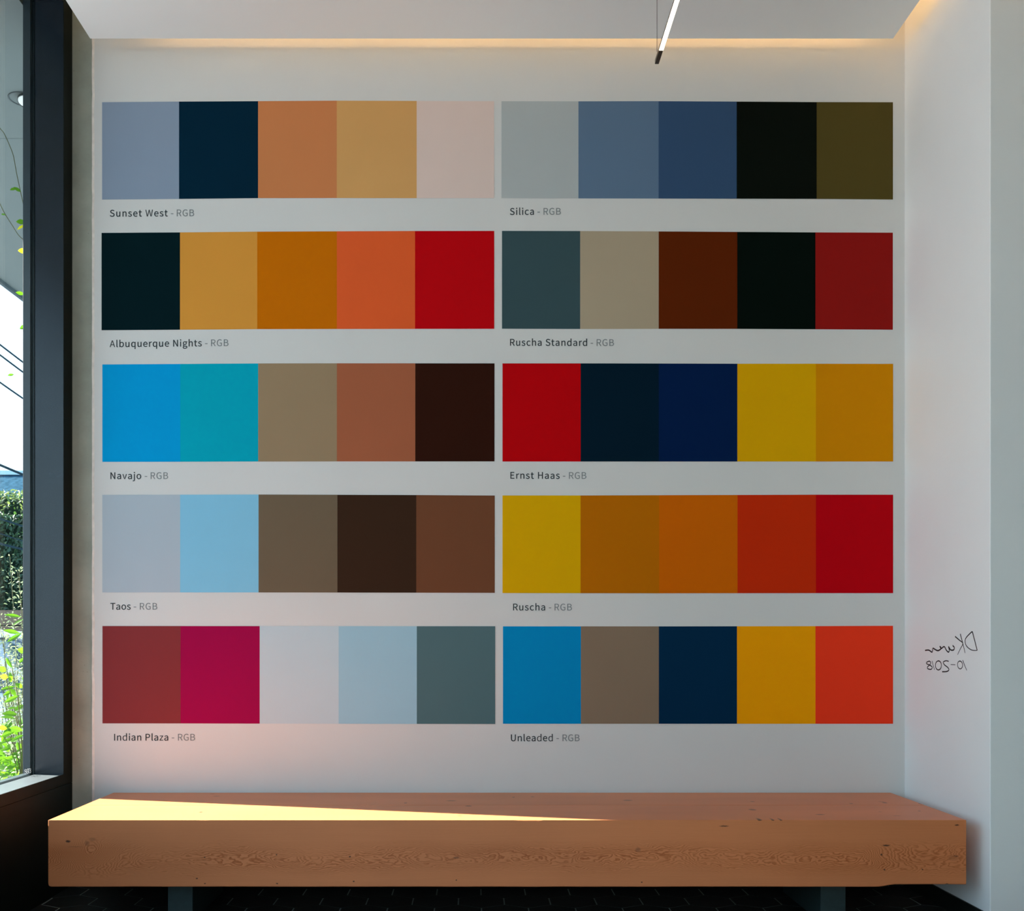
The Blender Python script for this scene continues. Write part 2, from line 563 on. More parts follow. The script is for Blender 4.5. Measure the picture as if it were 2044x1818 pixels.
    L(tone, sc.inputs['Scale'])
    # knots, nail holes and short checks
    acc = None
    warp = N('ShaderNodeVectorMath')
    warp.operation = 'ADD'
    wnz = N('ShaderNodeTexNoise')
    wnz.inputs['Scale'].default_value = 120
    L(tc.outputs['Object'], wnz.inputs['Vector'])
    wsc = N('ShaderNodeVectorMath')
    wsc.operation = 'SCALE'
    L(wnz.outputs['Color'], wsc.inputs[0])
    wsc.inputs['Scale'].default_value = 0.004
    L(tc.outputs['Object'], warp.inputs[0])
    L(wsc.outputs[0], warp.inputs[1])
    for (c, rad, st) in knots:
        s1 = N('ShaderNodeVectorMath')
        s1.operation = 'SUBTRACT'
        L(warp.outputs[0], s1.inputs[0])
        s1.inputs[1].default_value = (c[0] + 0.002, c[1] + 0.002, c[2] + 0.002)
        s2 = N('ShaderNodeVectorMath')
        s2.operation = 'DIVIDE'
        L(s1.outputs[0], s2.inputs[0])
        s2.inputs[1].default_value = rad
        s3 = N('ShaderNodeVectorMath')
        s3.operation = 'LENGTH'
        L(s2.outputs[0], s3.inputs[0])
        mr = N('ShaderNodeMapRange')
        mr.interpolation_type = 'SMOOTHSTEP'
        mr.inputs['From Min'].default_value = 0.45
        mr.inputs['From Max'].default_value = 1.25
        mr.inputs['To Min'].default_value = st
        mr.inputs['To Max'].default_value = 0.0
        L(s3.outputs['Value'], mr.inputs['Value'])
        acc = mr.outputs[0] if acc is None else math_('MAXIMUM', acc, mr.outputs[0])
    if acc is not None:
        km = N('ShaderNodeMix')
        km.data_type = 'RGBA'
        L(acc, km.inputs[0])
        L(sc.outputs[0], km.inputs[6])
        km.inputs[7].default_value = (0.030, 0.014, 0.008, 1)
        L(km.outputs[2], b.inputs['Base Color'])
    else:
        L(sc.outputs[0], b.inputs['Base Color'])
    bp = N('ShaderNodeBump')
    bp.inputs['Strength'].default_value = 0.12
    bp.inputs['Distance'].default_value = 0.001
    L(mixv, bp.inputs['Height'])
    L(bp.outputs[0], b.inputs['Normal'])
    return m

def fk(px, py, rx, ry, st=0.9):          # mark on the front face
    p = P(px, py, YF) - BO
    return ((p.x, p.y, p.z), (rx / F * YF, 0.05, ry / F * YF), st)
def tk(px, py, rx, ry, st=0.8):          # mark on the top face
    y = (HC - ZS) * F / (py - PY)
    p = Vector(((px - PX) / F * y, y, ZS)) - BO
    return ((p.x, p.y, p.z), (rx / F * y, max(0.004, ry * y * y / (F * (HC - ZS))), 0.05), st)
front_marks = [fk(135.8, 1679.1, 5, 2.6), fk(174, 1683, 5, 6, .35), fk(184, 1675, 7, 4, .25), fk(150, 1690, 17, .7, .4), fk(408.6, 1711.2, 1.8, 1.5),
               fk(392.7, 1753, 2.4, 1.5), fk(409, 1763, 2.2, 1.3), fk(552, 1705.6, 1.8, 1.5), fk(553, 1763, 2.2, 1.3),
               fk(698.6, 1709.7, 2.6, 1.5), fk(706, 1758.9, 2, 1.5), fk(911, 1711.7, 7, 1.8, .6), fk(911, 1756.4, 1.6, 1.6),
               fk(1273.5, 1696, 6, 5, .4), fk(1445, 1648.6, 10, 1.3), fk(1281, 1760.6, 2, 1.5), fk(1910, 1646.5, 5, 1.5),
               fk(1768.8, 1687.2, 8, 1.9), fk(1759.5, 1705.6, 2.6, 2.2), fk(1765.6, 1735.7, 2.2, 1.8), fk(1841.5, 1735, 2, 1.8),
               fk(1908.6, 1708.5, 6, 1.4, .7), fk(1904, 1712, 12, 7, .22), fk(1890, 1765, 4, 2),
               fk(1517, 1636.8, 5, 1.2), fk(1543, 1636.8, 3, 1.2), fk(1559, 1636.8, 3, 1.2),
               tk(401, 1620.7, 4, 1.0), tk(532, 1615, 1.6, .6), tk(530, 1626.5, 3, .6, .4), tk(918, 1628, 6, 1.6, .35), tk(935, 1608.3, 7, 1.4, .6),
               tk(1502, 1615.8, 8, 1.6, .7), tk(1637, 1625.5, 10, .8), tk(1757, 1620, 4, .5, .5), tk(1790, 1628, 9, .5, .5), tk(1835, 1618.6, 3, .7)]
back_marks = [tk(424, 1584.5, 6, .8, .35), tk(432, 1589, 8, .9, .35), tk(809.5, 1602.5, 4, 1.0, .6), tk(901, 1598, 11, 1.0, .6), tk(1253, 1597.2, 10, 1.0, .7),
              tk(1025, 1591, 3, .9, .6), tk(1063, 1590, 4, .9, .5), tk(1502, 1599.6, 5, .8, .6), tk(1699, 1603.6, 4, .7), tk(1766, 1602, 5, 1.2, .75),
              tk(1760, 1600, 7, 1.2, .3), tk(1838, 1603.8, 4.5, 1.1)]
W_BASE, W_DARK = (0.66, 0.216, 0.080), (0.40, 0.098, 0.022)
M_WOODF = wood('front_timber_grain', W_BASE, W_DARK, YF - BO.y, 0.292, front_marks, 3.1)
M_WOODB = wood('back_timber_grain', W_BASE, W_DARK, 0.0, 0.30, back_marks, 8.7, True)

def timber(y0, y1, mat_, detail):
    xs = [BX0, BX0 + 0.002, BX0 + 0.006, BX0 + 0.012] + [BX0 + 0.02 * i for i in range(1, int((BX1 - BX0) / 0.02))] + [BX1 - 0.006, BX1 - 0.0015, BX1]
    xs = sorted(set(round(x, 4) for x in xs))
    rings = []
    for x in xs:
        px = PX + x / YF * F
        inset = 0.0014 if x in (xs[0], xs[-1]) else 0.0
        lift = 0.0
        if x - BX0 < 0.012:
            t = 1 - (x - BX0) / 0.012
            lift = 0.011 * (1 - math.sqrt(max(0, 1 - t * t)))
        low = 0.0
        rt = 0.0022
        if detail:
            lift += 0.0098 * min(1, max(0, (px - 1755) / 28.0))
            lift += 0.0008 * mnoise.noise(Vector((x * 6, 0.3, 0)))
            for a, b_, d in ((398, 418, 0.002), (1033, 1076, 0.0055), (1240, 1262, 0.002), (1505, 1524, 0.003), (1538, 1562, 0.003)):
                if a < px < b_:
                    rt = 0.0022 + d * (0.6 + 0.4 * mnoise.noise(Vector((x * 90, 1, 0))))
        rb = 0.004
        z0, z1 = BZ + lift + inset, ZS - inset
        a, b_ = y0 + inset, y1 - inset
        rings.append([(x, a + rb, z0), (x, a + rb * .3, z0 + rb * .3), (x, a, z0 + rb), (x, a, (z0 + z1) / 2), (x, a, z1 - rt), (x, a + rt * .3, z1 - rt * .3), (x, a + rt, z1),
                      (x, (a + b_) / 2, z1), (x, b_ - .002, z1), (x, b_, z1 - .002), (x, b_, z0 + .004), (x, b_ - .004, z0)])
    mb = MB()
    mb.loft(rings)
    return mb.build('timber', mat_, bench)
YM = 4.690
tag(timber(YF, YM - 0.002, M_WOODF, True), 'front timber with flame grain and dark nail holes')
tag(timber(YM + 0.002, YB, M_WOODB, False), 'back timber against the wall')
for x0, x1 in (((335 - PX) / F * 4.42, (384.5 - PX) / F * 4.42), ((1638 - PX) / F * 4.42, (1688 - PX) / F * 4.42)):
    mb = MB()
    mb.box(x0, x1, 4.42, 4.96, 0.0, BZ + 0.0)
    mb.build('leg', M_LEG, bench, bevel=0.002)

# ------------------------------------------------------------------ colour palettes painted on the back wall
PAL = [
    # x edges, top edge, bottom edge, colours, label, swatch labels
    ([204, 357.5, 515.3, 672.3, 831.8, 986.2], [204.3, 203, 202.2, 201.2, 201.7, 202.3], [398.4, 397, 395.5, 395.2, 395.5, 395.4],
     'A', 'wall palette of slate blue, dark navy, terracotta, ochre and blush, top of left column',
     ['slate blue swatch', 'dark navy swatch', 'terracotta swatch', 'ochre swatch', 'blush swatch']),
    ([1001, 1154.5, 1314.5, 1470.3, 1630, 1782.2], [202.3, 202.5, 202.2, 203, 204, 204.3], [395.3, 396, 396.3, 396.6, 397, 398.2],
     'B', 'wall palette of pale grey, steel blue, denim, black and olive, top of right column',
     ['pale grey swatch', 'steel blue swatch', 'denim blue swatch', 'black swatch', 'olive swatch']),
    ([203, 359.5, 513.5, 672.5, 828.5, 986.5], [465, 464, 462.5, 461.8, 461.2, 461], [659, 658, 656.8, 656.5, 656.3, 656.2],
     'C', 'wall palette starting near-black, then ochre, amber, coral orange and bright red',
     ['near-black teal swatch', 'golden ochre swatch', 'amber swatch', 'coral orange swatch', 'bright red swatch']),
    ([1002, 1158, 1314.7, 1471.5, 1627.5, 1782], [461, 461.3, 462, 463, 464, 464.5], [656, 656.5, 656.2, 656.3, 657, 658],
     'D', 'wall palette of dark teal, taupe, rust brown, black and brick red',
     ['dark teal swatch', 'taupe swatch', 'rust brown swatch', 'black swatch', 'brick red swatch']),
    ([204.5, 360, 515.5, 672.5, 829, 987], [727.5, 726.5, 725.5, 725.2, 725.2, 725.3], [921.8, 921.5, 921, 920.8, 920.8, 920.8],
     'E', 'wall palette of sky blue, turquoise, khaki, clay and dark brown',
     ['sky blue swatch', 'turquoise swatch', 'khaki swatch', 'clay red swatch', 'dark brown swatch']),
    ([1003, 1159, 1315, 1471.7, 1628.5, 1782.5], [725.3, 725.3, 725.6, 726, 726, 726.3], [921, 921, 921, 921, 921, 921],
     'F', 'wall palette of red, two dark navy blues, yellow and mustard',
     ['red swatch', 'dark navy swatch', 'royal navy swatch', 'yellow swatch', 'mustard swatch']),
    ([204.5, 359.7, 516.2, 673.5, 831, 987.5], [987.6, 987.3, 987, 987.5, 988, 989], [1182.3, 1182.3, 1182.3, 1182.5, 1182.8, 1183],
     'G', 'wall palette of pale grey-blue, light blue and three browns',
     ['pale grey-blue swatch', 'light blue swatch', 'olive brown swatch', 'darkest brown swatch', 'chestnut brown swatch']),
    ([1003, 1158.8, 1315.5, 1472, 1628.5, 1782.5], [988.8, 988.8, 988.3, 987.8, 987.3, 987.3], [1183.5, 1183.8, 1184, 1183.8, 1183.7, 1183.6],
     'H', 'wall palette running from yellow through browns and orange-red to crimson',
     ['yellow swatch', 'golden brown swatch', 'burnt orange swatch', 'orange-red swatch', 'crimson swatch']),
    ([204.7, 360.5, 518.5, 676, 832, 988.5], [1249.3, 1249.3, 1249.5, 1249.6, 1249.7, 1249.7], [1443.5, 1443.6, 1444, 1444.3, 1444.6, 1444.7],
     'I', 'wall palette of brick red, magenta, white, pale blue and slate, bottom of left column',
     ['brick red swatch', 'magenta swatch', 'white swatch', 'pale blue swatch', 'slate grey swatch']),
    ([1004, 1159.5, 1315, 1471, 1627.5, 1782.3], [1250, 1250, 1250, 1249.8, 1249.5, 1248.8], [1444.3] * 6,
     'J', 'wall palette of blue, taupe, navy, mustard and vermilion, bottom of right column',
     ['bright blue swatch', 'taupe grey swatch', 'navy swatch', 'mustard swatch', 'vermilion swatch']),
]
ALB = {"A": [[0.251, 0.3102, 0.3977], [0.0008, 0.0183, 0.0388], [0.6018, 0.212, 0.0759], [0.6543, 0.3438, 0.1164], [0.7271, 0.5582, 0.487]], "B": [[0.434, 0.4583, 0.4493], [0.1156, 0.1812, 0.2702], [0.0368, 0.0802, 0.1587], [0.0035, 0.0054, 0.0032], [0.0888, 0.0642, 0.0153]], "C": [[0.0008, 0.0112, 0.0146], [0.6873, 0.2926, 0.0424], [0.5855, 0.1479, 0.0008], [0.7758, 0.1102, 0.0255], [0.5225, 0.0016, 0.0048]], "D": [[0.042, 0.0799, 0.0886], [0.4117, 0.3248, 0.2196], [0.1123, 0.016, 0.0014], [0.0011, 0.0044, 0.0028], [0.2838, 0.0087, 0.0068]], "E": [[0.0008, 0.3182, 0.653], [0.0008, 0.3647, 0.4808], [0.3166, 0.216, 0.1225], [0.3774, 0.1116, 0.051], [0.0292, 0.0071, 0.0033]], "F": [[0.512, 0.0008, 0.0035], [0.0008, 0.0116, 0.0237], [0.0008, 0.013, 0.0632], [0.7199, 0.364, 0.0008], [0.6565, 0.2388, 0.0008]], "G": [[0.4157, 0.4791, 0.5286], [0.23, 0.5297, 0.7079], [0.1592, 0.1127, 0.0689], [0.0416, 0.0189, 0.0098], [0.1635, 0.0595, 0.0266]], "H": [[0.7168, 0.3799, 0.0008], [0.4922, 0.1383, 0.0008], [0.6163, 0.1221, 0.0008], [0.5708, 0.026, 0.0029], [0.5064, 0.0008, 0.0054]], "I": [[0.2295, 0.0348, 0.0368], [0.3391, 0.0033, 0.0593], [0.5106, 0.6034, 0.6365], [0.3382, 0.5351, 0.6277], [0.085, 0.1559, 0.1672]], "J": [[0.0008, 0.2433, 0.5147], [0.2425, 0.1671, 0.1094], [0.0008, 0.0235, 0.0623], [0.9178, 0.3422, 0.0008], [0.8959, 0.0437, 0.0131]]}
for xs, top, bot, key, label, names in PAL:
    a = P((xs[0] + xs[5]) / 2, (bot[0] + bot[5]) / 2, YW)
    pal = thing('color_palette', a, label, 'wall painting', 'rows of five painted swatches on the back wall')
    for i in range(5):
        mb = MB()
        q = [P(xs[i], bot[i], YW), P(xs[i + 1], bot[i + 1], YW), P(xs[i + 1], top[i + 1], YW), P(xs[i], top[i], YW)]
        th = 0.0014
        mb.add([(p.x, YW - th, p.z) for p in q] + [(p.x, YW - 0.0003, p.z) for p in q],
               [(0, 1, 2, 3), (4, 7, 6, 5), (0, 4, 5, 1), (1, 5, 6, 2), (2, 6, 7, 3), (3, 7, 4, 0)])
        m_ = mat('paint_' + names[i].replace(' swatch', '').replace(' ', '_').replace('-', '_'), ALB[key][i], 0.65, 0.03,
                 bump=0.06, bscale=170, var=0.012, vscale=5)
        tag(mb.build('swatch', m_, pal), names[i])

# ------------------------------------------------------------------ captions under the palettes
GL = {"-":[121,[[16,94,16,86,46,86,76,86,106,86,106,94,106,102,106,110,76,110,46,110,16,110,16,102]]],"3":[194,[[52,-5,92,-5,138,-5,175,23,175,69,175,104,151,126,120,134,120,134,120,135,120,136,148,145,166,166,166,197,166,238,134,261,91,261,62,261,39,248,20,231,25,224,31,217,37,210,51,225,69,235,90,235,117,235,133,219,133,195,133,167,116,146,62,146,62,137,62,129,62,121,122,121,142,101,142,70,142,40,121,22,90,22,61,22,42,36,27,51,21,45,16,38,10,31,27,12]]],"8":[194,[[50,-5,98,-5,146,-5,178,25,178,62,178,97,158,116,135,129,135,130,135,130,135,131,150,143,169,166,169,193,169,232,143,261,99,261,59,261,28,234,28,195,28,168,44,149,63,136,63,136,63,135,63,135,40,122,16,98,16,64,16,24],[133,155,116,139,85,151,57,165,57,195,57,220,75,237,98,237,126,237,142,217,142,191,142,172],[128,19,98,19,68,19,44,39,44,67,44,91,59,111,80,125,116,110,148,97,148,63,148,37]]],"A":[213,[[30,86,1,0,12,0,23,0,34,0,42,26,51,52,59,78,90,78,121,78,153,78,161,52,169,26,177,0,189,0,200,0,211,0,182,86,153,171,124,257,112,257,100,257,88,257,59,171],[93,104,67,104,71,117,75,130,79,144,89,173,97,200,105,230,106,230,106,230,106,230,115,201,123,173,132,144,136,130,141,117,145,104,119,104]]],"B":[230,[[35,86,35,0,63,0,90,0,117,0,174,0,214,25,214,75,214,110,193,131,162,137,162,137,162,138,162,138,186,146,200,168,200,194,200,239,163,257,111,257,86,257,61,257,35,257,35,171],[80,148,68,148,68,176,68,203,68,231,81,231,94,231,107,231,147,231,168,220,168,190,168,164,150,148,106,148,93,148],[83,26,68,26,68,58,68,90,68,123,83,123,97,123,112,123,158,123,182,108,182,76,182,42,157,26,112,26,97,26]]],"E":[206,[[35,86,35,0,86,0,136,0,187,0,187,9,187,18,187,28,147,28,107,28,68,28,68,59,68,90,68,121,100,121,132,121,165,121,165,130,165,140,165,149,132,149,100,149,68,149,68,176,68,202,68,229,106,229,145,229,183,229,183,238,183,248,183,257,134,257,85,257,35,257,35,171]]],"G":[241,[[69,-5,136,-5,171,-5,199,8,215,25,215,61,215,97,215,133,187,133,159,133,131,133,131,124,131,115,131,106,149,106,167,106,186,106,186,84,186,61,186,39,175,29,158,24,139,24,84,24,54,64,54,129,54,193,87,233,139,233,165,233,181,222,194,209,200,216,206,223,212,230,197,245,174,261,138,261,70,261,20,211,20,128,20,45]]],"H":[255,[[35,86,35,0,46,0,57,0,68,0,68,40,68,81,68,121,107,121,147,121,187,121,187,81,187,40,187,0,198,0,209,0,220,0,220,86,220,171,220,257,209,257,198,257,187,257,187,221,187,185,187,149,147,149,107,149,68,149,68,185,68,221,68,257,57,257,46,257,35,257,35,171]]],"I":[103,[[35,86,35,0,46,0,57,0,68,0,68,86,68,171,68,257,57,257,46,257,35,257,35,171]]],"N":[253,[[35,86,35,0,46,0,56,0,66,0,66,45,66,90,66,135,66,162,63,189,62,215,62,215,63,215,63,215,73,197,82,180,91,162,122,108,153,54,185,0,196,0,207,0,218,0,218,86,218,171,218,257,208,257,197,257,187,257,187,212,187,168,187,123,187,97,189,68,192,42,191,42,190,42,190,42,181,60,171,77,162,95,131,149,100,203,68,257,57,257,46,257,35,257,35,171]]],"P":[222,[[35,86,35,0,46,0,57,0,68,0,68,34,68,68,68,102,82,102,96,102,110,102,166,102,204,127,204,181,204,237,166,257,109,257,84,257,60,257,35,257,35,171],[80,129,68,129,68,162,68,196,68,230,80,230,92,230,104,230,150,230,172,219,172,181,172,145,151,129,106,129,93,129]]],"R":[222,[[82,135,68,135,68,167,68,199,68,230,82,230,96,230,111,230,151,230,173,218,173,185,173,151,151,135,111,135,96,135],[155,36,176,0,188,0,200,0,213,0,191,37,169,75,147,112,182,121,205,145,205,185,205,238,168,257,116,257,89,257,62,257,35,257,35,171,35,86,35,0,46,0,57,0,68,0,68,36,68,73,68,109,83,109,98,109,114,109,135,73]]],"S":[209,[[70,-5,106,-5,160,-5,194,28,194,68,194,106,171,124,141,137,129,142,116,147,104,153,84,161,62,171,62,196,62,218,81,233,110,233,133,233,152,224,168,209,174,216,179,223,185,230,167,248,140,261,110,261,63,261,29,233,29,193,29,156,57,138,81,127,93,122,105,117,118,111,142,100,161,92,161,65,161,41,141,24,107,24,80,24,54,36,36,56,30,48,23,41,17,33,39,10]]],"T":[210,[[89,76,89,0,99,0,110,0,121,0,121,76,121,153,121,229,147,229,173,229,199,229,199,238,199,248,199,257,136,257,74,257,11,257,11,248,11,238,11,229,37,229,63,229,89,229,89,153]]],"U":[252,[[74,-5,126,-5,179,-5,218,23,218,106,218,156,218,206,218,257,208,257,198,257,187,257,187,206,187,156,187,105,187,43,160,24,126,24,93,24,67,43,67,105,67,156,67,206,67,257,56,257,45,257,34,257,34,206,34,156,34,106,34,23]]],"W":[307,[[45,86,63,0,76,0,89,0,102,0,115,52,127,103,140,155,144,175,149,194,153,213,153,213,154,213,154,213,159,194,162,175,167,155,180,103,193,52,206,0,219,0,232,0,245,0,263,86,280,171,298,257,288,257,277,257,267,257,258,210,249,164,239,117,235,89,230,62,225,34,225,34,224,34,223,34,217,62,211,90,205,117,193,164,181,210,169,257,160,257,150,257,140,257,128,210,116,164,104,117,98,89,92,62,86,34,86,34,85,34,85,34,79,62,75,89,69,117,60,164,51,210,42,257,31,257,20,257,9,257,27,171]]],"a":[197,[[44,-5,76,-5,99,-5,121,8,139,23,139,23,140,23,140,23,141,15,142,8,143,0,152,0,160,0,169,0,169,39,169,78,169,117,169,164,150,195,103,195,72,195,46,181,29,170,33,163,37,155,41,148,56,158,76,168,98,168,129,168,137,145,137,120,56,111,21,91,21,49,21,15],[103,21,85,21,66,21,51,30,51,51,51,76,73,92,137,99,137,81,137,64,137,46,119,30]]],"b":[216,[[98,-5,116,-5,159,-5,199,33,199,98,199,157,172,195,123,195,102,195,81,183,63,168,63,180,64,191,64,202,64,228,64,253,64,279,54,279,43,279,32,279,32,186,32,93,32,0,41,0,49,0,58,0,59,7,60,13,61,20,61,20,62,20,62,20,78,5],[142,22,111,22,98,22,81,27,64,42,64,75,64,109,64,142,82,159,99,168,115,168,151,168,165,140,165,98,165,51]]],"c":[179,[[57,-5,107,-5,130,-5,152,5,169,19,164,26,159,34,155,41,143,30,127,22,110,22,75,22,51,51,51,95,51,139,76,168,111,168,126,168,138,161,149,152,154,159,160,166,165,173,152,185,134,195,110,195,61,195,18,158,18,95,18,32]]],"d":[217,[[49,-5,97,-5,120,-5,140,8,155,22,155,22,155,22,156,22,157,15,158,7,159,0,167,0,176,0,185,0,185,93,185,186,185,279,174,279,163,279,153,279,153,254,153,230,153,206,153,195,154,184,154,173,138,187,123,195,101,195,57,195,19,157,19,95,19,32],[121,22,104,22,71,22,51,49,51,95,51,139,76,168,106,168,122,168,137,162,153,148,153,115,153,82,153,48,137,31]]],"e":[194,[[58,-5,109,-5,135,-5,155,4,172,15,168,22,164,29,160,36,146,27,131,21,113,21,77,21,52,47,50,88,92,88,135,88,178,88,179,92,179,99,179,106,179,160,152,195,103,195,60,195,18,157,18,95,18,32],[83,110,49,110,53,148,77,169,104,169,134,169,151,149,151,110,117,110]]],"g":[197,[[50,-88,96,-88,155,-88,193,-57,193,-22,193,10,170,23,126,23,114,23,101,23,89,23,63,23,56,32,56,44,56,55,61,61,68,67,76,63,87,60,96,60,135,60,166,86,166,126,166,143,159,157,150,166,163,166,176,166,189,166,189,174,189,182,189,190,167,190,145,190,123,190,116,193,107,195,96,195,58,195,25,169,25,127,25,104,37,86,50,76,50,76,50,75,50,75,40,68,29,55,29,39,29,24,36,14,46,8,46,7,46,7,46,6,28,-5,18,-20,18,-37,18,-69],[118,82,96,82,74,82,56,99,56,127,56,155,74,172,96,172,119,172,137,155,137,127,137,99],[138,-65,101,-65,66,-65,46,-53,46,-32,46,-21,51,-10,65,0,74,-2,83,-3,90,-3,101,-3,112,-3,123,-3,148,-3,161,-9,161,-27,161,-47]]],"h":[213,[[32,93,32,0,43,0,54,0,64,0,64,46,64,92,64,138,83,157,97,167,116,167,141,167,152,152,152,116,152,77,152,39,152,0,163,0,174,0,184,0,184,40,184,80,184,120,184,169,166,195,126,195,100,195,81,181,63,163,63,176,64,189,64,202,64,228,64,253,64,279,54,279,43,279,32,279,32,186]]],"i":[96,[[32,63,32,0,43,0,54,0,64,0,64,63,64,127,64,190,54,190,43,190,32,190,32,127],[36,229,48,229,61,229,70,238,70,251,70,263,61,271,48,271,36,271,27,263,27,251,27,238]]],"j":[96,[[1,-85,12,-85,50,-85,64,-61,64,-22,64,49,64,120,64,190,54,190,43,190,33,190,33,120,33,49,33,-22,33,-45,28,-59,9,-59,2,-59,-4,-57,-9,-56,-11,-64,-13,-72,-15,-80,-9,-83],[36,229,48,229,61,229,70,238,70,251,70,263,61,271,48,271,36,271,27,263,27,251,27,238]]],"l":[99,[[42,-5,66,-5,75,-5,80,-3,84,-2,83,6,81,15,80,23,76,22,75,22,73,22,68,22,64,26,64,36,64,117,64,198,64,279,54,279,43,279,32,279,32,198,32,118,32,38,32,11]]],"n":[214,[[32,63,32,0,43,0,54,0,64,0,64,46,64,92,64,138,83,157,97,167,116,167,141,167,152,152,152,116,152,77,152,39,152,0,163,0,174,0,184,0,184,40,184,80,184,120,184,169,166,195,126,195,100,195,80,181,62,162,62,162,62,162,62,162,61,172,60,181,58,190,50,190,41,190,32,190,32,127]]],"o":[212,[[60,-5,106,-5,153,-5,194,32,194,95,194,158,153,195,106,195,60,195,18,158,18,95,18,32],[139,22,106,22,73,22,51,51,51,95,51,139,73,168,106,168,139,168,161,139,161,95,161,51]]],"q":[217,[[153,-58,153,-80,163,-80,174,-80,185,-80,185,10,185,100,185,190,176,190,168,190,159,190,158,184,157,178,156,172,156,172,156,172,155,172,139,187,123,195,101,195,57,195,19,157,19,95,19,32,49,-5,97,-5,119,-5,139,7,154,22,154,11,153,-1,153,-13,153,-35],[121,22,104,22,71,22,51,49,51,95,51,139,76,168,106,168,122,168,137,162,153,148,153,115,153,82,153,48,137,31]]],"r":[136,[[32,63,32,0,43,0,54,0,64,0,64,41,64,81,64,122,77,154,96,166,112,166,120,166,124,165,131,163,133,172,135,182,137,191,131,194,125,195,116,195,95,195,76,180,62,155,62,155,62,155,62,155,61,167,60,179,58,190,50,190,41,190,32,190,32,127]]],"s":[164,[[55,-5,82,-5,127,-5,151,21,151,52,151,88,121,99,93,110,72,118,52,125,52,143,52,158,63,170,88,170,104,170,118,163,131,153,136,160,141,167,146,173,132,185,111,195,87,195,46,195,22,171,22,141,22,109,50,96,77,86,98,78,120,69,120,50,120,34,108,20,83,20,60,20,43,29,27,43,21,36,16,29,11,22,29,7]]],"t":[132,[[51,-5,92,-5,104,-5,116,-1,127,2,125,11,123,19,121,27,114,24,106,21,99,21,77,21,70,35,70,58,70,93,70,129,70,164,87,164,104,164,121,164,121,173,121,181,121,190,104,190,87,190,70,190,70,208,70,226,70,244,61,244,52,244,43,244,42,226,41,208,40,190,30,190,19,189,9,188,9,180,9,172,9,164,19,164,28,164,38,164,38,129,38,94,38,59,38,21]]],"u":[213,[[48,-5,88,-5,114,-5,133,9,151,30,151,30,151,30,152,30,152,20,153,10,154,0,163,0,172,0,181,0,181,63,181,127,181,190,170,190,159,190,149,190,149,145,149,100,149,55,131,33,117,23,97,23,72,23,62,38,62,74,62,112,62,151,62,190,51,190,40,190,29,190,29,150,29,110,29,70,29,21]]],"v":[182,[[50,63,73,0,86,0,98,0,111,0,133,63,155,127,178,190,167,190,157,190,146,190,134,154,122,118,110,82,105,63,98,44,93,26,92,26,92,26,91,26,85,44,79,63,74,82,62,118,50,154,38,190,27,190,16,190,5,190,27,127]]],"z":[166,[[12,6,12,0,60,0,108,0,156,0,156,9,156,17,156,26,122,26,87,26,53,26,86,75,120,124,153,173,153,179,153,184,153,190,110,190,66,190,23,190,23,181,23,173,23,164,53,164,83,164,112,164,79,115,46,66,12,17,12,11]]]," ":[78,[]]}
CAPH = 257.0
def glyph_polys(ch):
    out = []
    for s in GL[ch][1]:
        n = len(s) // 6
        pts = []
        for i in range(n):
            p0 = Vector((s[6 * i + 2], s[6 * i + 3]))
            h0 = Vector((s[6 * i + 4], s[6 * i + 5]))
            k = (i + 1) % n
            h1 = Vector((s[6 * k], s[6 * k + 1]))
            p1 = Vector((s[6 * k + 2], s[6 * k + 3]))
            straight = abs((h0 - p0).cross(p1 - p0)) < 30 and abs((h1 - p0).cross(p1 - p0)) < 30
            steps = 1 if straight else 5
            for t in range(steps):
                u = t / steps
                pts.append(p0 * (1 - u) ** 3 + h0 * 3 * u * (1 - u) ** 2 + h1 * 3 * u * u * (1 - u) + p1 * u ** 3)
        out.append(pts)
    return out
def extents(ch):
    xs_ = [p.x for poly in glyph_polys(ch) for p in poly]
    return min(xs_), max(xs_)
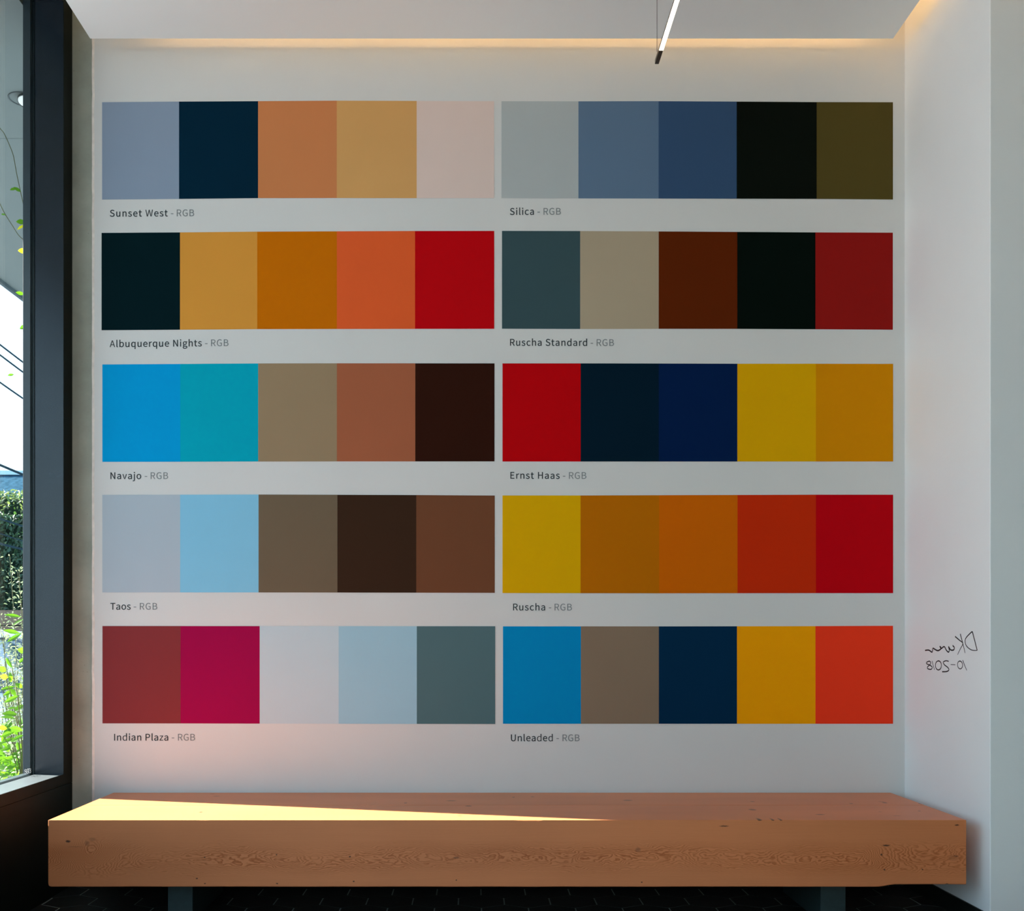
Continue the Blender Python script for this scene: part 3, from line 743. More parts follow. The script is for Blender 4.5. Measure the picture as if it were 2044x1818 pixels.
def lettering(name, text, x0, x1, base0, base1, cap, mat_, parent, weight=0.0, y=YW, mirror=False):
    """flat vinyl letters on the wall from pixel x0 to x1, baseline running from base0 to base1"""
    sc = cap / CAPH
    lead = extents(text[0])[0] * sc
    adv = [GL[c][0] * sc for c in text]
    nat = sum(adv[:-1]) + extents(text[-1])[1] * sc - lead
    track = (x1 - x0 - nat) / max(1, len(text) - 1)
    x = x0 - lead
    o3 = P(x0, base0, y)
    bm = bmesh.new()
    for c, a in zip(text, adv):
        if c != ' ':
            cu = bpy.data.curves.new(name, 'CURVE')
            cu.dimensions = '2D'
            cu.fill_mode = 'BOTH'
            cu.extrude = 0.0004
            cu.offset = 0.0 if c in 'WAvz' else weight
            for poly in glyph_polys(c):
                sp = cu.splines.new('POLY')
                sp.points.add(len(poly) - 1)
                for pt, p in zip(sp.points, poly):
                    px = x + p.x * sc
                    by = base0 + (base1 - base0) * (px - x0) / max(1e-6, x1 - x0)
                    w = P(px, by - p.y * sc, y)
                    pt.co = (w.x - o3.x, w.z - o3.z, 0, 1)
                sp.use_cyclic_u = True
            tmp = bpy.data.objects.new(name, cu)
            COL.objects.link(tmp)
            bpy.context.view_layer.update()
            me = bpy.data.meshes.new_from_object(tmp.evaluated_get(bpy.context.evaluated_depsgraph_get()))
            bpy.data.objects.remove(tmp)
            bpy.data.curves.remove(cu)
            bm.from_mesh(me)
            bpy.data.meshes.remove(me)
        x += a + track
    me = bpy.data.meshes.new(name)
    bm.to_mesh(me)
    bm.free()
    me.name = name
    me.transform(Matrix.Rotation(math.pi / 2, 4, 'X'))
    me.transform(Matrix.Translation(o3 + Vector((0, -0.0007, 0)) - parent_loc(parent)))
    me.materials.clear()
    me.materials.append(mat_)
    ob = bpy.data.objects.new(name, me)
    COL.objects.link(ob)
    ob.parent = parent
    return ob
M_INK = mat('charcoal_vinyl', (0.022, 0.030, 0.034), 0.6, 0.2, bump=0.03)
M_INK2 = mat('grey_vinyl', (0.20, 0.215, 0.212), 0.6, 0.2, bump=0.03)
CAP = [  # text, name x0..x1, dash x0..x1, suffix x0..x1, baseline left, right, label
    ('Sunset West', 219.6, 334.6, 341.3, 345.8, 353, 387.5, 432.4, 431.4, 'two-word caption in dark letters below slate blue and navy swatches'),
    ('Albuquerque Nights', 219, 402.6, 409.4, 414.3, 421.4, 456, 692.8, 690.6, 'longest caption, dark letters below near-black and golden swatches'),
    ('Navajo', 220.7, 281.8, 289, 294, 300.8, 335.6, 956, 955.8, 'short caption in dark letters below sky blue swatch'),
    ('Taos', 220.5, 260.7, 267, 272, 279.2, 313.9, 1216.6, 1216.6, 'shortest caption, four dark letters below pale grey-blue swatch'),
    ('Indian Plaza', 228, 335.8, 343, 347.5, 355.4, 389.3, 1477.8, 1477.8, 'two-word caption below brick red swatch, lowest in left column'),
    ('Silica', 1018, 1065.6, 1072.8, 1077.7, 1085, 1119.4, 428.8, 428.5, 'short caption in dark letters below pale grey swatch, highest in right column'),
    ('Ruscha Standard', 1018.2, 1171.8, 1179, 1183.4, 1191, 1225.4, 689.8, 690.4, 'longer two-word caption below dark teal swatch'),
    ('Ernst Haas', 1018.9, 1117, 1123.7, 1128.2, 1135.8, 1170.3, 955.2, 955.6, 'two-word caption below red swatch beside dark navy'),
    ('Ruscha', 1024.3, 1088, 1095.5, 1099.8, 1107, 1141.5, 1218, 1218.2, 'one-word caption below yellow swatch in right column'),
    ('Unleaded', 1020, 1103.2, 1110.8, 1115.2, 1122.9, 1156.8, 1479, 1479, 'one-word caption below bright blue swatch, lowest in right column'),
]
for text, a0, a1, d0, d1, r0, r1, b0, b1, label in CAP:
    t = thing('caption', P(a0, b0, YW), label, 'wall lettering', 'captions under the painted palettes')
    slope = (b1 - b0) / (r1 - a0)
    cap = 13.2
    tag(lettering('title', text, a0, a1, b0, b0 + slope * (a1 - a0), cap, M_INK, t, 0.0004), 'dark palette title')
    tag(lettering('dash', '-', d0, d1, b0 + slope * (d0 - a0), b0 + slope * (d1 - a0), cap * 1.02, M_INK2, t, 0.0002), 'grey dash')
    tag(lettering('suffix', 'RGB', r0, r1, b0 + slope * (r0 - a0), b1, cap, M_INK2, t, 0.0001), 'grey letters RGB')

# ------------------------------------------------------------------ handwriting on the white return wall (it reads backwards)
M_PEN = mat('black_marker', (0.012, 0.010, 0.012), 0.6, 0.2, var=0.1)
def on_right(px, py):
    y = XR * F / (px - PX)
    return Vector((XR, y, HC - (py - PY) / F * y))
def spline(pts, n=7):
    out = []
    q = [pts[0]] + pts + [pts[-1]]
    for i in range(1, len(q) - 2):
        for k in range(n):
            t = k / n
            out.append(tuple(0.5 * (2 * q[i][d] + (q[i + 1][d] - q[i - 1][d]) * t + (2 * q[i - 1][d] - 5 * q[i][d] + 4 * q[i + 1][d] - q[i + 2][d]) * t * t
                                    + (3 * q[i][d] - q[i - 1][d] - 3 * q[i + 1][d] + q[i + 2][d]) * t ** 3) for d in (0, 1)))
    out.append(pts[-1])
    return out
def strokes(name, lst, parent):
    mb = MB()
    for pts, w0, w1, curved in lst:
        px = [(1780 + a / 7.742, 1220 + b / 7.742) for a, b in pts]
        px = spline(px) if curved else px
        w3 = [on_right(*p) for p in px]
        n = len(w3)
        L, R = [], []
        for i, p in enumerate(w3):
            d = (w3[min(n - 1, i + 1)] - w3[max(0, i - 1)]).normalized()
            s = d.cross(Vector((1, 0, 0))) * 1.5 * ((w0 + (w1 - w0) * i / max(1, n - 1)) / 2)
            L.append(p + s)
            R.append(p - s)
        rings = [[l + Vector((-0.0006, 0, 0)), r + Vector((-0.0006, 0, 0)), r + Vector((0.0002, 0, 0)), l + Vector((0.0002, 0, 0))] for l, r in zip(L, R)]
        mb.loft(rings)
    return mb.build(name, M_PEN, parent)
def oval(cx, cy, rx, ry, a0=0.0, tilt=0.0):
    return [(cx + rx * math.cos(a0 + k * math.pi / 6) + tilt * ry * math.sin(a0 + k * math.pi / 6), cy + ry * math.sin(a0 + k * math.pi / 6)) for k in range(13)]
hw = thing('handwriting', on_right(1900, 1340), 'signature and date in black marker, reading backwards, on the white return wall', 'handwriting')
tag(strokes('signature', [
    ([(1322, 605), (1285, 460), (1247, 315)], .0035, .0040, False),
    ([(1247, 315), (1225, 328), (1150, 408), (1135, 470), (1160, 540), (1235, 597), (1316, 604)], .0036, .0022, True),
    ([(1060, 348), (1098, 490), (1135, 645)], .0038, .0020, False),
    ([(980, 388), (1040, 440), (1098, 497), (1055, 590), (1018, 670)], .0038, .0016, True),
    ([(942, 528), (968, 560), (955, 597), (910, 594), (880, 548), (890, 600), (878, 630), (845, 600), (812, 545), (768, 572), (742, 540)], .0042, .0038, True),
    ([(742, 540), (764, 572), (720, 606), (675, 592), (640, 570), (632, 605), (620, 630), (575, 600), (516, 603)], .0044, .0040, True)], hw), 'written name, mirrored')
tag(strokes('date', [
    ([(1098, 755), (1125, 830), (1160, 912)], .0030, .0018, False),
    (oval(1056, 828, 39, 60, -1.9, 0.05), .0030, .0024, True),
    ([(983, 826), (912, 822)], .0018, .0018, False),
    ([(880, 772), (838, 764), (798, 785), (815, 825), (868, 868), (884, 905), (850, 930), (780, 933)], .0030, .0036, True),
    (oval(722, 835, 46, 70, -1.7, 0.0), .0036, .0030, True),
    ([(625, 768), (640, 830), (662, 905)], .0026, .0018, False),
    ([(582, 768), (545, 785), (540, 808), (590, 832), (626, 862), (610, 895), (565, 890), (552, 862), (590, 825), (602, 790), (582, 768)], .0032, .0032, True)], hw), 'written date, mirrored')

# ------------------------------------------------------------------ slim pendant light
M_HOUS = mat('dark_bronze_housing', (0.030, 0.018, 0.010), 0.4, 0.5, var=0.15)
M_DIFF = mat('lit_diffuser', (1, 0.95, 0.9), 0.5, emit=(1.0, 0.80, 0.55), estr=9.0, bump=0.02)
PYE = 4.40
pz = HC + (PY - 127.8) / F * PYE
pxl = (1307.2 - PX) / F * PYE
pxr = (1314.9 - PX) / F * PYE
pend = thing('pendant_light', ((pxl + pxr) / 2, PYE - 0.9, pz), 'slim glowing bar light hanging from a thin cable under the ceiling', 'light')
mb = MB()
mb.box(pxl, pxr, PYE - 1.8, PYE, pz + 0.0025, pz + 0.017)
mb.build('housing', M_HOUS, pend, bevel=0.0006)
mb = MB()
mb.box(pxl, pxr, PYE - 1.8, PYE - 0.104, pz - 0.0015, pz + 0.0025)
mb.build('diffuser', M_DIFF, pend)
mb = MB()
mb.box(pxl, pxr, PYE - 0.104, PYE, pz, pz + 0.0025)
mb.build('end_cover', M_HOUS, pend)
for yy in (4.336, 2.75):
    mb = MB()
    cx = (1311.4 - PX) / F * 4.336 + 0.0
    mb.tube([(cx, yy, pz + 0.016), (cx, yy, ZP)], 0.0010, 6)
    mb.build('cable', M_HOUS, pend)

# small white etched number in the lower corner of the window pane
bm = bmesh.new()
x = 0.0
for c in '83':
    cu = bpy.data.curves.new('etched_number', 'CURVE')
    cu.dimensions = '2D'
    cu.fill_mode = 'BOTH'
    cu.extrude = 0.0002
    for poly in glyph_polys(c):
        sp = cu.splines.new('POLY')
        sp.points.add(len(poly) - 1)
        for pt, p in zip(sp.points, poly):
            pt.co = ((x + p.x) / CAPH * 0.0215 * 1.75, p.y / CAPH * 0.0215, 0, 1)
        sp.use_cyclic_u = True
    x += GL[c][0]
    tmp = bpy.data.objects.new('etched_number', cu)
    COL.objects.link(tmp)
    bpy.context.view_layer.update()
    me = bpy.data.meshes.new_from_object(tmp.evaluated_get(bpy.context.evaluated_depsgraph_get()))
    bpy.data.objects.remove(tmp)
    bm.from_mesh(me)
me = bpy.data.meshes.new('etched_number')
bm.to_mesh(me)
bm.free()
me.transform(Matrix(((0, 0, 1, XG - 0.0034), (1, 0, 0, 4.899), (0, 1, 0, 0.5615), (0, 0, 0, 1))))
me.transform(Matrix.Translation(-Vector(win.location)))
me.materials.clear()
me.materials.append(mat('white_etching', (0.85, 0.86, 0.86), 0.6, 0.2, var=0.02))
eo = bpy.data.objects.new('etched_number', me)
COL.objects.link(eo)
eo.parent = win

# ------------------------------------------------------------------ outside the window
ZG = -0.15
M_ROAD = mat('asphalt', (0.165, 0.17, 0.18), 0.9, 0.2, bump=0.3, bscale=30, var=0.15, vscale=3)
M_SOFF = mat('grey_soffit_panel', (0.135, 0.16, 0.155), 0.6, 0.3, bump=0.05, bscale=40, var=0.04, vscale=1.2)
M_SOFFE = mat('dark_soffit_edge', (0.05, 0.07, 0.08), 0.5, 0.4, var=0.1)
M_SOFFJ = mat('soffit_joint', (0.10, 0.12, 0.12), 0.6, 0.3, var=0.04)
gm = MB()
gm.box(-60, -2.26, -30, 90, ZG - 0.2, ZG)
gm.box(-2.26, 60, -40, -1.36, ZG - 0.2, ZG)
structure(gm.build('ground', M_ROAD), 'grey asphalt of the street outside')
sf = MB()
XS = -(725 / 944.0) ** -1 * (4.2 - HC)
sf.box(XS, -2.26, -4.0, 16, 4.2, 4.5, 0)
sf.box(XS - 0.03, XS, -4.0, 16, 4.17, 4.52, 1)
sf.box(-2.26, -2.137, -1.3, 5.3, 4.2, 4.299, 0)
for yy in (1.9, 4.1, 6.317):
    sf.box(XS, -2.26, yy, yy + 0.004, 4.1990, 4.2001, 2)
structure(sf.build('soffit', [M_SOFF, M_SOFFE, M_SOFFJ]), 'grey roof overhang outside the window')
M_WHITE = mat('white_enamel', (0.82, 0.84, 0.82), 0.4, 0.4, var=0.02)
M_DARKR = mat('dark_trim_ring', (0.03, 0.04, 0.04), 0.4, 0.5, var=0.1)
dl = thing('downlight', (-2.51, 5.83, 4.2), 'round white downlight set in the grey soffit outside the window', 'light')
mb = MB()
c0 = Vector((-2.50, 5.86, 4.2))
mb.lathe(c0, (0, 0, -1), [(0.0, 0.084), (0.004, 0.083), (0.004, 0.077), (0.0, 0.075), (0.0, 0.084)], 40, cap=False)
mb.build('trim_ring', M_DARKR, dl, smooth=False)
mb = MB()
ax = Vector((0.10, -0.30, -1)).normalized()
c1 = Vector((-2.474, 5.83, 4.172))
mb.lathe(c1, ax, [(-0.010, 0.048), (0.003, 0.049), (0.005, 0.046), (0.0, 0.0445)], 32)
mb.build('gimbal', M_DARKR, dl)
mb = MB()
mb.lathe(c1, ax, [(-0.008, 0.044), (0.001, 0.044), (0.005, 0.03), (0.006, 0.006)], 32)
mb.build('lens', M_WHITE, dl)

def leaf_mat(name, c, trans=0.5, rough=0.45, through=(2.2, 2.0, 0.6)):
    m = bpy.data.materials.new(name)
    m.use_nodes = True
    nt = m.node_tree
    N, L = nt.nodes.new, nt.links.new
    out = nt.nodes['Material Output']
    b = nt.nodes['Principled BSDF']
    b.inputs['Roughness'].default_value = rough
    b.inputs['Specular IOR Level'].default_value = 0.5
    tc = N('ShaderNodeTexCoord')
    n = N('ShaderNodeTexNoise')
    n.inputs['Scale'].default_value = 9
    L(tc.outputs['Object'], n.inputs['Vector'])
    r = N('ShaderNodeMapRange')
    r.inputs['To Min'].default_value = 0.55
    r.inputs['To Max'].default_value = 1.5
    L(n.outputs['Fac'], r.inputs['Value'])
    s = N('ShaderNodeVectorMath')
    s.operation = 'SCALE'
    s.inputs[0].default_value = c
    L(r.outputs[0], s.inputs['Scale'])
    L(s.outputs[0], b.inputs['Base Color'])
    t = N('ShaderNodeBsdfTranslucent')
    h = N('ShaderNodeVectorMath')
    h.operation = 'MULTIPLY'
    L(s.outputs[0], h.inputs[0])
    h.inputs[1].default_value = through
    L(h.outputs[0], t.inputs['Color'])
    mx = N('ShaderNodeMixShader')
    mx.inputs[0].default_value = trans
    L(b.outputs[0], mx.inputs[1])
    L(t.outputs[0], mx.inputs[2])
    L(mx.outputs[0], out.inputs[0])
    return m
M_LEAF = leaf_mat('bright_green_leaf', (0.060, 0.165, 0.012))
M_LEAFY = leaf_mat('yellow_leaf', (0.42, 0.40, 0.03))
M_HEDGE = leaf_mat('ivy_leaf', (0.030, 0.080, 0.040), 0.22)
M_HEDGE2 = leaf_mat('pale_ivy_leaf', (0.15, 0.21, 0.08), 0.3, 0.4, (1.6, 1.6, 0.7))
M_SMALL = leaf_mat('small_pale_leaf', (0.26, 0.31, 0.20), 0.3, 0.3, (1.2, 1.3, 0.9))
M_STEM = mat('brown_green_stem', (0.10, 0.10, 0.04), 0.7, 0.2, var=0.2)

def add_leaf(mb, c, d, up, ln, wd, mi=0, fold=0.18, curl=0.12):
    """pointed leaf blade of ten points, folded along its midrib and drooping to the tip"""
    d = Vector(d).normalized()
    up = Vector(up)
    s = d.cross(up)
    if s.length < 1e-4:
        s = d.orthogonal()
    s.normalize()
    n = s.cross(d)
    c = Vector(c)
    vs = []
    for t, w in ((0.0, 0.06), (0.28, 0.82), (0.55, 1.0), (0.8, 0.6), (1.0, 0.02)):
        m = c + d * ln * t - n * curl * ln * t * t
        vs += [m - s * wd / 2 * w + n * fold * wd * w, m, m + s * wd / 2 * w + n * fold * wd * w]
    fs = []
    for i in range(4):
        a = 3 * i
        fs += [(a, a + 1, a + 4, a + 3), (a + 1, a + 2, a + 5, a + 4)]
    mb.add(vs, fs, mi)

rnd = random.Random(5)
def rvec():
    while True:
        v = Vector((rnd.uniform(-1, 1), rnd.uniform(-1, 1), rnd.uniform(-1, 1)))
        if 0.1 < v.length < 1:
            return v.normalized()

# tall clipped ivy hedge behind the parked cars
hd = thing('hedge', (-6.9, 15.0, ZG), 'tall dark ivy covered hedge across the street, paler along its top', 'hedge')
core = MB()
nx, nz = 26, 14
hx0, hx1 = -8.6, -4.6
def hz_top(x):
    return 3.30 + 0.16 * mnoise.noise(Vector((x * 1.3, 2, 0)))
def hedge_pt(u, v, back):
    x = hx0 + (hx1 - hx0) * u
    z = ZG + (hz_top(x) - ZG) * v
    n_ = mnoise.noise(Vector((x * 1.7, z * 1.7, 5)))
    return Vector((x, (16.3 if back else 15.0) - (0.16 * n_ if not back else 0) + (0.25 * v ** 6 if not back else -0.25 * v ** 6), z))
rows = [[hedge_pt(i / nx, k / nz, False) for i in range(nx + 1)] for k in range(nz + 1)] + [[hedge_pt(i / nx, k / nz, True) for i in range(nx + 1)] for k in range(nz, -1, -1)]
vs = [p for r_ in rows for p in r_]
fs = []
for k in range(len(rows) - 1):
    for i in range(nx):
        fs.append((k * (nx + 1) + i, k * (nx + 1) + i + 1, (k + 1) * (nx + 1) + i + 1, (k + 1) * (nx + 1) + i))
core.add(vs, fs)
M_CORE = mat('dark_hedge_twigs', (0.010, 0.024, 0.012), 0.9, 0.1, bump=0.6, bscale=12, var=0.4, vscale=8)
core.build('twig_core', M_CORE, hd)
fol = MB()
for k in range(16000):
    u, v = rnd.random(), rnd.random() ** 0.8
    if rnd.random() < 0.25:
        v = 1 - rnd.random() ** 2 * 0.10
    p = hedge_pt(u, v, False)
    p.y -= rnd.uniform(0.02, 0.20)
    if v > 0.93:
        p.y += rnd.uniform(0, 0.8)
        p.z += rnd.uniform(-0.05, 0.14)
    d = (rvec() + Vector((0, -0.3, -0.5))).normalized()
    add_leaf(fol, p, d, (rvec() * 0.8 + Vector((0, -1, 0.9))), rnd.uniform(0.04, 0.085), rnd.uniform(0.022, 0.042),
             1 if (v > 0.93 and rnd.random() < 0.75) or rnd.random() < 0.04 else 0)  # paler leaf material mostly along the hedge top
fol.build('foliage', [M_HEDGE, M_HEDGE2], hd, recalc=False)

# board fence in front of the hedge
M_BOARD = mat('weathered_boards', (0.17, 0.125, 0.09), 0.8, 0.2, bump=0.3, bscale=25, var=0.25, vscale=5)
fe = thing('board_fence', (-6.6, 14.3, ZG), 'weathered brown horizontal board fence at the foot of the ivy hedge', 'fence')
mb = MB()
for k in range(8):
    z = ZG + 0.05 + k * 0.215
    mb.box(-10.0, -3.4, 14.30, 14.33, z, z + 0.20)
mb.build('boards', M_BOARD, fe)
for k in range(4):
    mb = MB()
    mb.box(-9.8 + 2.05 * k, -9.7 + 2.05 * k, 14.331, 14.42, ZG, ZG + 1.72)
    mb.build('post', M_BOARD, fe)

# low house far behind the hedge: shingled roof with a pale gutter line on its ridge
ho = thing('house', (-15.0, 34.0, ZG), 'house roof of blue-grey shingles showing above the ivy hedge', 'house')
M_SHIN = mat('blue_grey_shingles', (0.030, 0.072, 0.105), 0.9, 0.0, bump=0.5, bscale=14, var=0.3, vscale=7)
M_HWALL = mat('pale_house_wall', (0.6, 0.6, 0.58), 0.8, 0.2, var=0.05)
M_RIDGE = mat('pale_blue_ridge', (0.45, 0.62, 0.72), 0.6, 0.3, var=0.05)
def zat(py, y):
    return HC - (py - PY) / F * y
mb = MB()
mb.box(-21, -9, 33.2, 41, ZG, 4.55)
mb.build('wall', M_HWALL, ho)
mb = MB()
zr0, zr1 = 4.3, zat(947, 37)
mb.add([(-21.6, 32.6, zr0), (-8.4, 32.6, zr0), (-8.4, 37, zr1), (-21.6, 37, zr1), (-8.4, 41.5, zr0), (-21.6, 41.5, zr0),
        (-21.6, 32.6, zr0 - .15), (-8.4, 32.6, zr0 - .15), (-8.4, 41.5, zr0 - .15), (-21.6, 41.5, zr0 - .15)],
       [(0, 1, 2, 3), (3, 2, 4, 5), (0, 3, 5, 9, 6), (1, 7, 8, 4, 2), (0, 6, 7, 1), (5, 4, 8, 9), (6, 9, 8, 7)])
mb.build('roof', M_SHIN, ho)
mb = MB()
mb.box(-21.6, -8.4, 36.9, 37.1, zr1 - 0.02, zat(940, 37))
mb.build('ridge_cap', M_RIDGE, ho)

# overhead lines
M_WIRE = mat('dark_blue_cable', (0.012, 0.030, 0.042), 0.8, 0.05, var=0.1)
WIRES = [((-40, 654, 10.6), (110, 768, 12.4), .011, 'top of the three thin overhead lines crossing the white sky'),
         ((-40, 675, 10.6), (110, 787, 12.4), .011, 'middle of the three thin overhead lines crossing the white sky'),
         ((-40, 732, 10.6), (110, 836, 12.4), .011, 'lowest of the three thin overhead lines crossing the white sky'),
         ((-40, 908, 10.6), (110, 970, 12.4), .016, 'thicker overhead line crossing just above the shingled roof'),
         ((-40, 1019, 10.6), (110, 1067, 12.4), .012, 'upper overhead line crossing in front of the ivy hedge'),
         ((-40, 1048, 10.6), (110, 1097, 12.4), .007, 'thin middle overhead line crossing in front of the ivy hedge'),
         ((-40, 1072, 10.6), (110, 1108, 12.4), .015, 'lower, heavier overhead line crossing in front of the ivy hedge')]
for a, b_, r_, lab in WIRES:
    pa, pb = P(*a), P(*b_)
    pts = []
    for i in range(13):
        t = i / 12 * 1.6 - 0.3
        q = pa.lerp(pb, t)
        q.z -= 0.02 * (1 - (2 * (i / 12) - 1) ** 2)
        pts.append(q)
    mb = MB()
    mb.tube(pts, r_ * 0.8, 6)
    tag(mb.build('overhead_line', M_WIRE, smooth=True), lab, 'cable', 'overhead lines outside the window')

# parked cars
M_TYRE = mat('black_tyre', (0.012, 0.012, 0.013), 0.8, 0.2, bump=0.2)
M_RIM = mat('alloy_rim', (0.5, 0.5, 0.5), 0.35, 0.5, 0.9, var=0.05)
M_CGLASS = mat('blue_tinted_car_glass', (0.02, 0.07, 0.14), 0.05, 0.8, var=0.05)
M_LAMP = mat('red_lamp_lens', (0.35, 0.02, 0.01), 0.2, 0.6, var=0.05)
M_HEAD = mat('clear_lamp_lens', (0.75, 0.76, 0.75), 0.15, 0.7, var=0.05)
M_PLAST = mat('black_bumper_plastic', (0.02, 0.022, 0.024), 0.6, 0.3, bump=0.1)
M_PLATE = mat('pale_plate', (0.7, 0.72, 0.72), 0.5, 0.3, var=0.05)
def car(x, y, rz, paint, label):
    """saloon about 4.5 m long; local +x is the front"""
    c_ = thing('car', (x, y, ZG), label, 'car', 'cars parked outside the window')
    R = Matrix.Rotation(rz, 4, 'Z')
    O = Vector((x, y, ZG))
    def T(p):
        return O + R @ Vector(p)
    # lower body: cross-sections along the length (x, half width, bottom, shoulder, top)
    sec = [(-2.25, .70, .45, .62, .78), (-2.18, .80, .32, .70, .95), (-1.6, .87, .26, .74, 1.00), (-.9, .90, .24, .74, .98), (0, .91, .24, .74, .95),
           (.8, .90, .24, .74, .93), (1.1, .89, .24, .73, .92), (1.7, .86, .25, .70, .84), (2.1, .80, .30, .62, .74), (2.25, .66, .38, .52, .62)]
    rings = []
    for sx, hw_, zb, zsld, zt in sec:
        prof = [(-hw_ * .93, zb), (-hw_, zb + .12), (-hw_, zsld), (-hw_ * .95, zt - .05), (-hw_ * .86, zt), (0, zt + .025),
                (hw_ * .86, zt), (hw_ * .95, zt - .05), (hw_, zsld), (hw_, zb + .12), (hw_ * .93, zb)]
        rings.append([T((sx, a, b_)) for a, b_ in prof])
    mb = MB()
    mb.loft(rings)
    o = mb.build('body', paint, c_, smooth=True)
    # glasshouse and roof
    mb = MB()
    low = [(-1.75, .74), (-1.0, .80), (.4, .80), (1.15, .76)]
    hi = [(-1.15, .58), (-.7, .62), (.1, .62), (.42, .58)]
    mb.loft([[T((-1.75, -.74, .97)), T((1.15, -.76, .90)), T((1.15, .76, .90)), T((-1.75, .74, .97))],
             [T((-1.10, -.60, 1.38)), T((.38, -.60, 1.38)), T((.38, .60, 1.38)), T((-1.10, .60, 1.38))]])
    mb.build('cabin_glass', M_CGLASS, c_)
    mb = MB()
    for z, e in ((1.375, 0.0), (1.42, .03), (1.45, .16)):
        pass
    mb.loft([[T((-1.16 + e, -.62 + e, z)), T((-.4, -.64 + e, z + .01)), T((.44 - e, -.62 + e, z)), T((.44 - e, .62 - e, z)), T((-.4, .64 - e, z + .01)), T((-1.16 + e, .62 - e, z))]
             for z, e in ((1.365, 0.0), (1.41, .02), (1.445, .14))])
    for sy in (-1, 1):
        for xa, xb in ((-1.75, -1.12), (-.42, -.40), (1.15, .40)):
            mb.tube([T((xa, sy * .755, .94)), T((xb, sy * .61, 1.39))], .035, 6)
    mb.build('roof', paint, c_, smooth=False)
    for sx in (-1.38, 1.38):
        for sy in (-1, 1):
            w = MB()
            w.lathe(T((sx, sy * .72, .31)), R @ Vector((0, sy, 0)), [(0, .31), (.02, .315), (.17, .315), (.20, .29), (.20, .21), (.17, .20)], 28)
            wo = w.build('wheel', M_TYRE, c_)
            w = MB()
            w.lathe(T((sx, sy * .72, .31)), R @ Vector((0, sy, 0)), [(.15, .205), (.19, .20), (.185, .10), (.20, .04)], 20)
            w.build('rim', M_RIM, wo)
    for sx, nm, mt in ((-2.26, 'tail_light', M_LAMP), (2.14, 'headlight', M_HEAD)):
        for sy in (-1, 1):
            w = MB()
            w.loft([[T((sx, sy * a, b_)) for a, b_ in ((.38, .64), (.70, .66), (.70, .78), (.40, .76))], [T((sx + (.2 if sx < 0 else -.2), sy * a, b_)) for a, b_ in ((.38, .62), (.76, .66), (.76, .80), (.40, .78))]])
            w.build(nm, mt, c_)
    for sx, e in ((-2.30, .12), (2.20, .12)):
        w = MB()
        w.loft([[T((sx, a, b_)) for a, b_ in ((-.72, .30), (.72, .30), (.74, .50), (-.74, .50))], [T((sx + e, a, b_)) for a, b_ in ((-.82, .28), (.82, .28), (.83, .52), (-.83, .52))]])
        w.build('bumper', M_PLAST, c_)
    w = MB()
    w.loft([[T((-2.315, a, b_)) for a, b_ in ((-.26, .53), (.26, .53), (.26, .66), (-.26, .66))], [T((-2.20, a, b_)) for a, b_ in ((-.26, .53), (.26, .53), (.26, .66), (-.26, .66))]])
    w.build('plate', M_PLATE, c_)
    return c_
M_CARB = mat('silver_blue_car_paint', (0.42, 0.52, 0.62), 0.25, 0.5, 0.3, var=0.03, coat=0.6)
M_CARW = mat('white_car_paint', (0.80, 0.84, 0.86), 0.25, 0.5, 0.0, var=0.02, coat=0.6)
car(-5.3, 11.9, 0.0, M_CARB, 'silver-blue car with dark blue windows parked farther back, behind the bushes')
car(-4.5, 8.85, 0.05, M_CARW, 'white car parked nearer, behind the big leaved shrub')

# small leaved shrub, pale and sparkling in the sun
def small_shrub(base, top, n, spread, label, seed):
    r2 = random.Random(seed)
    t = thing('shrub', base, label, 'shrub', 'shrubs outside the window')
    st, fo = MB(), MB()
    for k in range(n):
        a = r2.uniform(0, 2 * math.pi)
        e = Vector((base[0] + math.cos(a) * spread * r2.uniform(.2, 1), base[1] + math.sin(a) * spread * r2.uniform(.2, 1), base[2] + (top - base[2]) * r2.uniform(.55, 1.0)))
        b_ = Vector(base) + Vector((r2.uniform(-.06, .06), r2.uniform(-.06, .06), 0))
        mid = b_.lerp(e, .5) + Vector((r2.uniform(-.05, .05), r2.uniform(-.05, .05), .08))
        pts = [b_.lerp(mid, i / 5).lerp(mid.lerp(e, i / 5), i / 5) for i in range(6)]
        st.tube(pts, .0035, 5, r1=.0012)
        for i in range(140):
            s_ = r2.uniform(.15, 1.0)
            i0 = min(4, int(s_ * 5))
            q = pts[i0].lerp(pts[i0 + 1], s_ * 5 - i0)
            d = Vector((r2.uniform(-1, 1), r2.uniform(-1, 1), r2.uniform(-.2, 1))).normalized()
            add_leaf(fo, q + d * r2.uniform(0, .05), d, (r2.uniform(-1, 1), r2.uniform(-1, 1), 1), r2.uniform(.015, .029), r2.uniform(.007, .013), 0)
    st.build('stem', M_STEM, t)
    fo.build('foliage', M_SMALL, t, recalc=False)
    return t
pb = P(62, 1500, 6.75)
small_shrub((pb.x, 6.75, ZG), zat(1098, 6.75), 26, .34, 'pale small leaved shrub with a tall tip in front of the ivy hedge', 3)
pb = P(10, 1500, 7.35)
small_shrub((pb.x, 7.35, ZG), zat(1225, 7.35), 22, .30, 'lower pale small leaved shrub in front of the parked cars', 4)

